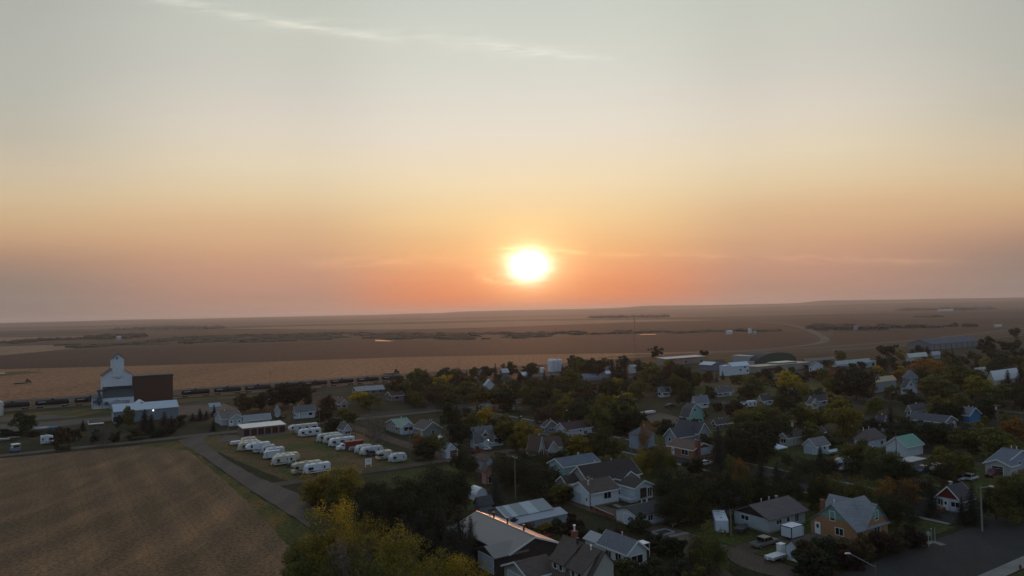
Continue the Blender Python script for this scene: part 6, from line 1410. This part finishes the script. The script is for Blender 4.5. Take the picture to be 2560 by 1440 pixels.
def spruce(seed, leaf=.03, tiers=17):
    r = random.Random(seed); v = []; f = []
    for t in range(tiers):
        z = .06 + .92 * (t / tiers) ** .95; R_ = .5 * (1 - (z - .05)) ** .85 * r.uniform(.82, 1.08); nb = max(5, int(15 * R_ / .5) + 3)
        for b_ in range(nb):
            a = 6.283 * b_ / nb + r.uniform(-.25, .25); L = R_ * r.uniform(.72, 1.1); dr = r.uniform(.08, .16)
            k = max(3, int(L / leaf * 1.9))
            for i in range(k):
                s = (i + r.random()) / k; x = s * L; zz = z + .03 - dr * s * L / .5 * 1.0 + .03 * s * s; wd = .055 * (1.15 - s)
                p = Vector((x * math.cos(a) + r.uniform(-wd, wd), x * math.sin(a) + r.uniform(-wd, wd), zz + r.uniform(-.022, .012)))
                leafquad(v, f, p, Vector((r.uniform(-.5, .5) + math.cos(a) * .5, r.uniform(-.5, .5) + math.sin(a) * .5, 1)).normalized(), leaf * r.uniform(.6, 1.15), r)
    for _ in range(10): leafquad(v, f, Vector((r.uniform(-.01, .01), r.uniform(-.01, .01), r.uniform(.93, 1.0))), rv3(r).normalized(), leaf * .6, r)
    return v, f, None
def mesh_of(name, v, f):
    me = bpy.data.meshes.new(name); me.from_pydata(v, [], f); me.materials.append(LEAF); me.update(); return me
KINDS_ = {}
def reg(kind, v, f, trunk_mb, bark):
    tm = None
    if trunk_mb:
        tm = bpy.data.meshes.new('trunk'); tm.from_pydata(trunk_mb.v, [], trunk_mb.f); tm.materials.append(bark); tm.update()
    KINDS_.setdefault(kind, []).append((mesh_of('crown', v, f), tm))
for i in range(6):
    v, f, cs = crown_round(10 + i, 58, 95, .026); reg('round', v, f, limbs(i, cs), BARK)
for i in range(3):
    v, f, cs = crown_round(30 + i, 95, 110, .0155); reg('fine', v, f, limbs(i + 7, cs), BARK)
for i in range(3):
    v, f, cs = crown_round(40 + i, 80, 48, .0145, gap=.0); reg('open', v, f, limbs(i + 20, cs, .016, 34), PBARK)
for i in range(3):
    v, f, cs = crown_round(50 + i, 44, 80, .034, low=.0); reg('bush', v, f, limbs(i + 30, cs, .012), BARK)
for i in range(2):
    v, f, cs = crown_round(60 + i, 50, 26, .018); reg('bare', v, f, limbs(i + 40, cs, .02, 50), PBARK)
for i in range(3):
    v, f, _ = spruce(70 + i); m_ = MB(); m_.tube((0, 0, 0), (0, 0, .9), .022, .005, n=6, cap=False); reg('spruce', v, f, m_, BARK)
v, f, _ = spruce(80, .016, 26); m_ = MB(); m_.tube((0, 0, 0), (0, 0, .9), .022, .005, n=6, cap=False); reg('fspruce', v, f, m_, BARK)
for i in range(2):     # far versions, coarse
    v, f, cs = crown_round(90 + i, 34, 50, .046); reg('far', v, f, limbs(i + 60, cs), BARK)
COLS = {'D': ((.020, .026, .012), 'dark green'), 'M': ((.034, .040, .014), 'mid green'), 'O': ((.060, .058, .013), 'olive'), 'Y': ((.115, .092, .012), 'yellow-green'),
        'G': ((.25, .170, .012), 'golden'), 'R': ((.17, .075, .014), 'orange-brown'), 'B': ((.052, .036, .018), 'brownish'), 'S': ((.016, .023, .017), 'dark green'), 'X': ((.085, .072, .058), 'greyish'),
        'U': ((.028, .040, .034), 'blue-green'), 'K': ((.034, .018, .014), 'dark maroon')}
TREES = []
rt_ = random.Random(21)
def tree(cx, top, base, w, col='D', kind=None, pos=None, manual=True):
    if kind is None: kind = 'spruce' if col in 'SU' else 'round'
    b_ = G(cx, base) if pos is None else pos
    z = 1.0
    if pos is None:
        while proj(b_ + Vector((0, 0, z)))[1] > top and z < 40: z += .1
        wd = w / F * b_.y * (1.4 if kind in ('spruce', 'fspruce') else 1.2)
    else: z, wd = w
    d_ = b_.length
    if kind == 'round' and d_ < 215: kind = 'fine'
    if kind == 'round' and d_ > 520: kind = 'far'
    if kind == 'spruce' and d_ < 215: kind = 'fspruce'
    k = rt_.randrange(len(KINDS_[kind])); cm, tm = KINDS_[kind][k]
    c0, cn = COLS[col]
    j = rt_.uniform(.8, 1.25) * (1.6 if col in 'DMBX' else 1.9 if col in 'OY' else 1.75 if col in 'GR' else 1.2); c = (c0[0] * j * rt_.uniform(.92, 1.1), c0[1] * j, c0[2] * j * rt_.uniform(.85, 1.1), 1)
    nm = {'round': 'leafy_tree', 'fine': 'leafy_tree', 'far': 'leafy_tree', 'open': 'aspen_tree', 'bush': 'bush', 'bare': 'bare_tree', 'spruce': 'spruce_tree', 'fspruce': 'spruce_tree'}[kind]
    r_ = bpy.data.objects.new(nm, None); COL.objects.link(r_); r_.location = b_; r_.rotation_euler = (0, 0, rt_.uniform(0, 6.28)); r_.scale = (wd, wd, z)
    o = bpy.data.objects.new('crown', cm); COL.objects.link(o); o.parent = r_; o.color = c
    if tm: o = bpy.data.objects.new('trunk', tm); COL.objects.link(o); o.parent = r_
    r_['category'] = 'bush' if kind == 'bush' else 'tree'
    r_['group'] = {'bush': 'bushes of the town', 'spruce_tree': 'spruces of the town'}.get(nm, 'leafy trees of the town')
    TREES.append([r_, Vector(b_), z, wd, cn, nm, cx if pos is None else proj(b_)[0]])
    return r_
T = tree
for a in [
 # foreground left: golden poplars
 (845,1243,1410,130,'G','open'),(788,1278,1440,128,'O','open'),(905,1296,1455,120,'Y','open'),(968,1310,1475,126,'Y','open'),(1036,1336,1495,124,'Y','open'),(870,1320,1480,110,'Y','open'),(820,1330,1490,120,'Y','fine'),(1150,1385,1530,100,'G','open'),(935,1345,1510,120,'Y','fine'),(770,1345,1475,120,'O','fine'),
 (868,1362,1540,150,'X','open'),(985,1388,1540,130,'Y','open'),(1098,1376,1520,124,'Y','open'),(1185,1402,1530,104,'Y','open'),(930,1392,1560,120,'O','open'),(1060,1400,1560,110,'Y','open'),(815,1400,1550,110,'O','fine'),(745,1405,1520,80,'O','fine'),
 (800,1185,1262,96,'Y'),(868,1168,1268,92,'Y'),(842,1180,1272,70,'O'),(780,1215,1262,50,'O','bush'),
 (925,1205,1295,96,'D'),(985,1198,1300,100,'D'),(1045,1190,1290,100,'D'),(1098,1168,1285,112,'D'),(1150,1180,1290,84,'D'),(1010,1230,1330,110,'D'),(930,1240,1340,90,'D'),(1085,1225,1330,110,'D'),
 (1150,1262,1415,84,'S'),(1100,1270,1410,90,'S'),(1050,1275,1400,86,'S'),(1178,1290,1392,44,'S'),(1010,1285,1385,70,'S'),(1130,1300,1440,90,'S'),
 (1240,1180,1265,48,'U'),(1152,1128,1182,44,'D'),(1173,1138,1190,46,'D'),(1262,1150,1222,66,'D'),(1300,1146,1222,70,'D'),(1345,1150,1218,70,'D'),(1385,1165,1215,50,'D'),(1245,1140,1190,44,'M'),(1330,1180,1238,60,'D'),(1370,1195,1240,54,'D','bush'),
 (1442,1184,1215,52,'M','bush'),(1400,1212,1256,64,'O','bush'),(1362,1215,1256,60,'D','bush'),(1425,1215,1250,44,'M','bush'),(1280,1298,1328,52,'D','bush'),(1318,1308,1336,48,'B','bush'),(1365,1308,1330,42,'Y','bush'),(1430,1288,1336,52,'K','bush'),(1395,1300,1330,40,'D','bush'),(1345,1290,1312,44,'D','bush'),(1285,1286,1316,26,'D','spruce'),(1452,1318,1345,36,'D','bush'),
 (1598,1288,1328,60,'D','bush'),(1545,1322,1350,44,'K','bush'),(1500,1325,1346,34,'D','bush'),(1640,1335,1372,56,'D','bush'),(1668,1345,1385,56,'D','bush'),(1700,1352,1392,44,'D','bush'),
 (1560,1400,1460,86,'M','bush'),(1622,1396,1460,96,'D','bush'),(1512,1398,1450,78,'M','bush'),(1690,1405,1470,90,'D','bush'),(1740,1420,1480,80,'O','bush'),
 # street trees and centre
 (1604,1122,1188,54,'Y'),(1652,1104,1190,64,'O'),(1630,1118,1180,50,'M'),(1676,1128,1172,34,'Y'),(1669,1168,1278,84,'D'),(1708,1182,1292,88,'D'),(1755,1190,1300,106,'D'),(1735,1215,1310,80,'M'),(1690,1220,1312,90,'D'),(1806,1160,1272,80,'D'),
 (1798,1068,1185,56,'S'),(1852,1148,1218,54,'R'),(1826,1138,1205,42,'O'),(1905,1136,1268,66,'S'),(1945,1152,1270,74,'S'),(1968,1170,1262,70,'D'),(1878,1165,1275,62,'D'),(1838,1200,1290,74,'D'),(1860,1190,1280,60,'O'),(1925,1200,1282,80,'D'),
 (1688,1135,1168,14,'D','spruce'),(2040,1178,1276,62,'M'),(2062,1190,1272,50,'O'),(2108,1188,1282,104,'O'),(2165,1205,1280,60,'O'),(1775,1312,1425,118,'O'),(1745,1345,1430,70,'B'),
 (2018,1352,1420,66,'B','bush'),(2062,1345,1412,70,'D','bush'),(2108,1345,1405,70,'B','bush'),(2152,1340,1398,66,'B','bush'),(2196,1330,1388,66,'K','bush'),(2238,1325,1378,66,'B','bush'),(2276,1318,1366,60,'K','bush'),(2010,1385,1440,60,'D','bush'),(2060,1380,1440,80,'D','bush'),(2130,1370,1425,70,'K','bush'),(2296,1330,1362,36,'B','bush'),
 (2215,1238,1312,84,'M'),(2246,1238,1316,88,'D'),(2235,1198,1262,96,'R'),(2262,1200,1270,60,'B'),(2328,1190,1290,48,'S'),(2432,1204,1312,56,'S'),(2405,1240,1310,30,'S'),(2520,1192,1305,92,'O'),(2556,1190,1305,76,'M'),(2490,1215,1300,60,'D'),(2545,1180,1260,60,'O'),
 (2218,1131,1215,108,'M'),(2262,1158,1220,76,'D'),(2160,1104,1178,92,'O'),(2130,1112,1165,50,'O'),(2372,1120,1198,92,'O'),(2415,1130,1190,50,'O'),(2472,1062,1150,124,'O'),(2420,1075,1140,70,'O'),(2540,1045,1108,74,'R'),(2505,1080,1150,60,'Y'),(2360,1160,1205,60,'D'),(2300,1195,1240,80,'B','bush'),(2370,1205,1235,60,'B','bush'),
 (2094,1140,1172,24,'G'),(2052,1113,1162,26,'S'),(2075,1145,1188,50,'K'),(2040,1150,1195,60,'D'),(2000,1145,1200,70,'D'),(2080,1085,1118,56,'M'),(2085,1078,1108,40,'O'),(2150,1098,1128,34,'D'),
 (2115,1016,1094,82,'Y'),(2030,1012,1078,56,'Y'),(2000,1014,1080,60,'O'),(2058,1026,1078,46,'O'),(2228,1013,1092,36,'S'),(2270,1048,1112,70,'D'),(2315,1054,1112,72,'D'),(2362,1058,1115,76,'D'),(2405,1062,1110,50,'D'),(2185,1048,1098,50,'D'),(2350,1008,1056,44,'D'),(2385,1008,1056,48,'D'),(2330,1018,1045,26,'Y'),
 (1862,1020,1095,84,'O'),(1912,1014,1098,92,'O'),(1952,1022,1100,70,'O'),(1870,1052,1132,84,'M'),(1912,1060,1138,80,'D'),(1945,1045,1112,60,'M'),(1850,1072,1148,80,'D'),(1890,1090,1160,90,'D'),(1830,1075,1165,60,'D'),
 (1573,1013,1078,50,'Y'),(1613,1056,1128,40,'R','open'),(1712,1042,1060,28,'M','bush'),(1660,1052,1076,58,'O','bush'),(1740,1048,1066,40,'D','bush'),
 (1205,1018,1082,62,'G'),(1182,1034,1096,56,'O'),(1260,1038,1110,70,'O'),(1240,1050,1112,50,'D'),(1310,1052,1132,60,'Y'),(1290,1080,1132,40,'O'),(1125,1010,1086,60,'D'),(1152,1052,1125,50,'D'),(1136,1060,1118,40,'S'),(1055,1086,1132,44,'R'),(1085,1084,1145,52,'O'),(1070,1100,1150,60,'D'),
 (1448,1088,1152,68,'Y'),(1432,1098,1148,40,'O'),(1508,1072,1152,54,'M'),(1545,1096,1150,46,'O'),(1402,1076,1122,50,'O'),(1352,1126,1168,60,'M'),(1302,1130,1172,60,'D'),(1395,1128,1160,50,'D'),(1500,1012,1082,84,'O'),(1562,1014,1084,70,'D'),(1592,1030,1086,44,'D'),(1530,1030,1084,60,'M'),(1425,980,1012,34,'Y'),(1540,988,1026,42,'G'),(1520,1000,1040,40,'O'),
 (1150,922,968,24,'S'),(1096,950,995,38,'S'),(1083,960,1000,26,'S'),(1322,920,958,27,'S'),(1303,930,960,20,'K'),(1442,890,930,44,'D'),(1640,866,895,33,'D'),(1759,875,896,22,'D'),(1531,897,942,28,'S'),
 (1966,928,978,56,'G'),(1988,954,985,36,'Y'),(2142,920,1000,94,'D'),(2112,935,995,60,'D'),(2172,935,985,40,'R'),(1880,940,978,54,'O'),(1868,962,1006,50,'D'),(1960,966,1010,56,'D'),(1990,972,1012,44,'D'),(2096,990,1034,52,'Y'),(2118,1000,1032,34,'O'),(1765,930,952,9,'S'),(1779,926,952,12,'S'),(1792,932,954,9,'S'),(1807,928,950,10,'S'),(1716,920,962,36,'D'),(1740,930,960,34,'M'),(1640,935,975,60,'D'),(1680,905,970,46,'B'),(1706,915,975,44,'D'),(2040,925,948,34,'K'),(2075,925,955,32,'R'),
 (2216,862,896,46,'D'),(2300,863,884,22,'D'),(2318,865,884,20,'S'),(2468,842,890,44,'D'),(2540,820,846,28,'D'),(2532,850,890,44,'D'),(2310,897,940,68,'R'),(2352,908,952,52,'R'),(2242,926,952,36,'R'),(2340,940,1002,88,'O'),(2400,914,990,96,'O'),(2440,940,1000,70,'Y'),(2520,924,966,26,'S'),(2552,912,960,24,'S'),(2505,960,1010,80,'O'),(2550,965,1020,60,'M'),(2345,990,1042,60,'Y'),(2470,990,1050,70,'D'),(2425,1000,1022,50,'D'),
 # left and middle
 (708,960,1016,58,'D'),(682,968,1018,38,'D'),(614,985,1030,50,'B'),(650,982,1026,42,'D'),(765,957,1014,50,'D'),(738,968,1014,40,'D'),(797,990,1022,20,'X','bare'),(897,977,1014,42,'G'),(925,985,1024,50,'O'),(822,987,1034,44,'B'),(810,1020,1062,42,'D'),(868,1020,1066,52,'O'),(842,1046,1084,62,'D'),(934,1030,1116,66,'X','bare'),(770,972,1012,16,'S'),(1000,1052,1070,20,'D','bush'),
 (482,1033,1053,18,'S'),(500,1020,1051,19,'S'),(516,1026,1049,15,'S'),(535,1011,1040,17,'S'),(533,1050,1078,16,'S'),(57,1029,1082,54,'M'),(154,1069,1124,40,'B','bush'),(130,1078,1096,30,'D','bush'),(262,1060,1114,48,'X','bare'),(207,1050,1077,16,'S'),(198,1080,1098,12,'R','bush'),(320,1017,1070,30,'O'),(300,1038,1070,26,'D'),(362,1023,1082,38,'S'),(379,1036,1086,32,'S'),(411,1029,1082,36,'S'),(429,1038,1080,22,'S'),(451,1038,1068,32,'D','bush'),(335,1070,1100,38,'M','bush'),(186,1075,1100,36,'D','bush'),(240,1075,1105,30,'D','bush'),(290,1080,1104,34,'D','bush'),(170,1070,1086,20,'D','bush'),
 (10,1072,1088,34,'D','bush'),(40,1078,1090,40,'D','bush'),(80,1076,1090,36,'D','bush'),(400,1070,1092,40,'D','bush'),(430,1062,1084,30,'D','bush')]:
    T(*a)
n_manual = len(TREES)
# fill the blocks of the town between the surveyed trees
def blocked(u, v, m=1.5):
    for u0, u1, v0, v1 in FOOT:
        if u0 - m < u < u1 + m and v0 - m < v < v1 + m: return True
    for a, b_ in ((155, 171), (268, 283), (382, 397), (45, 54), (104, 110)):
        if v > -230 and a < u < b_ or a + 5 < u < b_ - 5: return True
    for a, b_ in ((-77, -56), (-205, -196), (-319, -306), (-431, -417), (-520, -440)):
        if a + 1 < v < b_ - 1: return True
    return False
rf = random.Random(77)
def ytop_(x): return interp(x, [960, 1100, 1400, 1560, 1700, 1950, 2200, 2600], [972, 948, 934, 928, 938, 930, 888, 856])
def fill(n_, kinds, urange, vrange, xr, yr, hr, wr, cols, occl, sp):
    made = tries = 0
    while made < n_ and tries < 25000:
        tries += 1
        p = W(rf.uniform(*urange), rf.uniform(*vrange)); x, y = proj(p); u, v = UV(p)
        if not (xr[0] < x < xr[1] and yr[0] < y < yr[1]) or y < ytop_(x): continue
        if x < 1150 and y > 1030: continue
        if 1590 < x < 1700 and 1000 < y < 1065: continue
        if 1740 < x < 1940 and 905 < y < 945: continue
        if blocked(u, v, 1.0 if v > -230 else -.5): continue
        kd = rf.choice(kinds); h_ = rf.uniform(*hr); wd = h_ * rf.uniform(*wr)
        if kd == 'spruce': wd = h_ * .5
        t_ = proj(p + Vector((0, 0, h_))); d_ = p.length; hw_ = wd / 2 * F / d_; bad = False
        for x0, y0, x1, y1, dd in RECT:
            if dd > d_ - 2:
                ox = min(x1, x + hw_) - max(x0, x - hw_); oy = min(y1, y) - max(y0, t_[1])
                if ox > 0 and oy > 0 and ox * oy > occl * (x1 - x0) * (y1 - y0): bad = True; break
        if bad or any((q[1] - p).length < (q[3] + wd) * sp for q in TREES): continue
        c = 'S' if kd == 'spruce' else ('G' if rf.random() < .04 else rf.choice(cols))
        T(x, 0, 0, (h_, wd), c, kd, pos=p); made += 1
fill(104, ['round'] * 9 + ['spruce'], (100, 470), (-490, -205), (960, 1700), (926, 1085), (7.5, 12), (1.05, 1.55), 'DDMMMOOOBY', .34, .26)
fill(60, ['round'] * 9 + ['spruce'], (150, 620), (-600, -112), (1600, 2600), (860, 1200), (6.5, 11), (1.0, 1.4), 'DDDMMOOOYB', .24, .28)
fill(150, ['bush'], (100, 620), (-600, -112), (960, 2600), (900, 1200), (3.0, 5.0), (1.2, 2.0), 'DDMMOOB', .14, .36)
# describe each tree by its look and by what it stands next to
def rel(px, d_, lp, ld, r):
    dx_ = px[0] - lp[0]
    if abs(dx_) < r * F / ld * 1.1: return 'in front of' if d_ < ld else 'behind'
    return 'right of' if dx_ > 0 else 'left of'
used = set()
sz = lambda z, nm: ('tall ' if z > (10 if nm != 'bush' else 3.2) else 'small ' if z < (6 if nm != 'bush' else 2) else '')
DESC = {'leafy_tree': 'leafy tree', 'aspen_tree': 'airy aspen', 'bush': 'bush', 'bare_tree': 'half-bare tree', 'spruce_tree': 'spruce'}
cand = []
for tr in TREES:
    r_, p, z, wd, cn, nm, x = tr; d_ = p.length
    px = proj(p + Vector((0, 0, z * .6))); near = []
    for s_, lp, rr in LM:
        q = proj(lp + Vector((0, 0, 2))); near.append((math.hypot(q[0] - px[0], 1.6 * (q[1] - px[1])), s_, q, lp.length, rr))
    near.sort(key=lambda t: t[0])
    base = sz(z, nm) + cn + ' ' + DESC[nm]; ok = False
    def fits(l): return l not in used and len(l.split()) <= 16
    opts = []
    for nr in near[:3]: opts.append('%s %s %s' % (base, rel(px, d_, nr[2], nr[3], nr[4]), nr[1]))
    for a_, b2 in ((0, 1), (0, 2), (1, 2), (0, 3), (1, 3)):
        A_, B_ = near[a_], near[b2]
        opts.append('%s %s %s, %s %s' % (base, rel(px, d_, A_[2], A_[3], A_[4]), A_[1], rel(px, d_, B_[2], B_[3], B_[4]), B_[1]))
    for w__ in ('broad', 'narrow', 'rounded', 'uneven'):
        A_ = near[0]; opts.append('%s %s %s %s' % (w__ if (wd > z * .9) == (w__ in ('broad', 'rounded')) else 'slender', base, rel(px, d_, A_[2], A_[3], A_[4]), A_[1]))
    for od in ('nearer', 'farther', 'second nearest', 'third nearest', 'fourth nearest'):
        A_ = near[0]; opts.append('%s %s %s %s' % (od, base, rel(px, d_, A_[2], A_[3], A_[4]), A_[1]))
    for l in opts:
        if fits(l): used.add(l); r_['label'] = l; ok = True; break
    if not ok: r_['label'] = opts[0]
print({q: sum(1 for t in TREES if t[5] == q) for q in set(t[5] for t in TREES)}); print('TREES', len(TREES), 'manual', n_manual, 'unlabelled', sum(1 for t in TREES if 'label' not in t[0]))
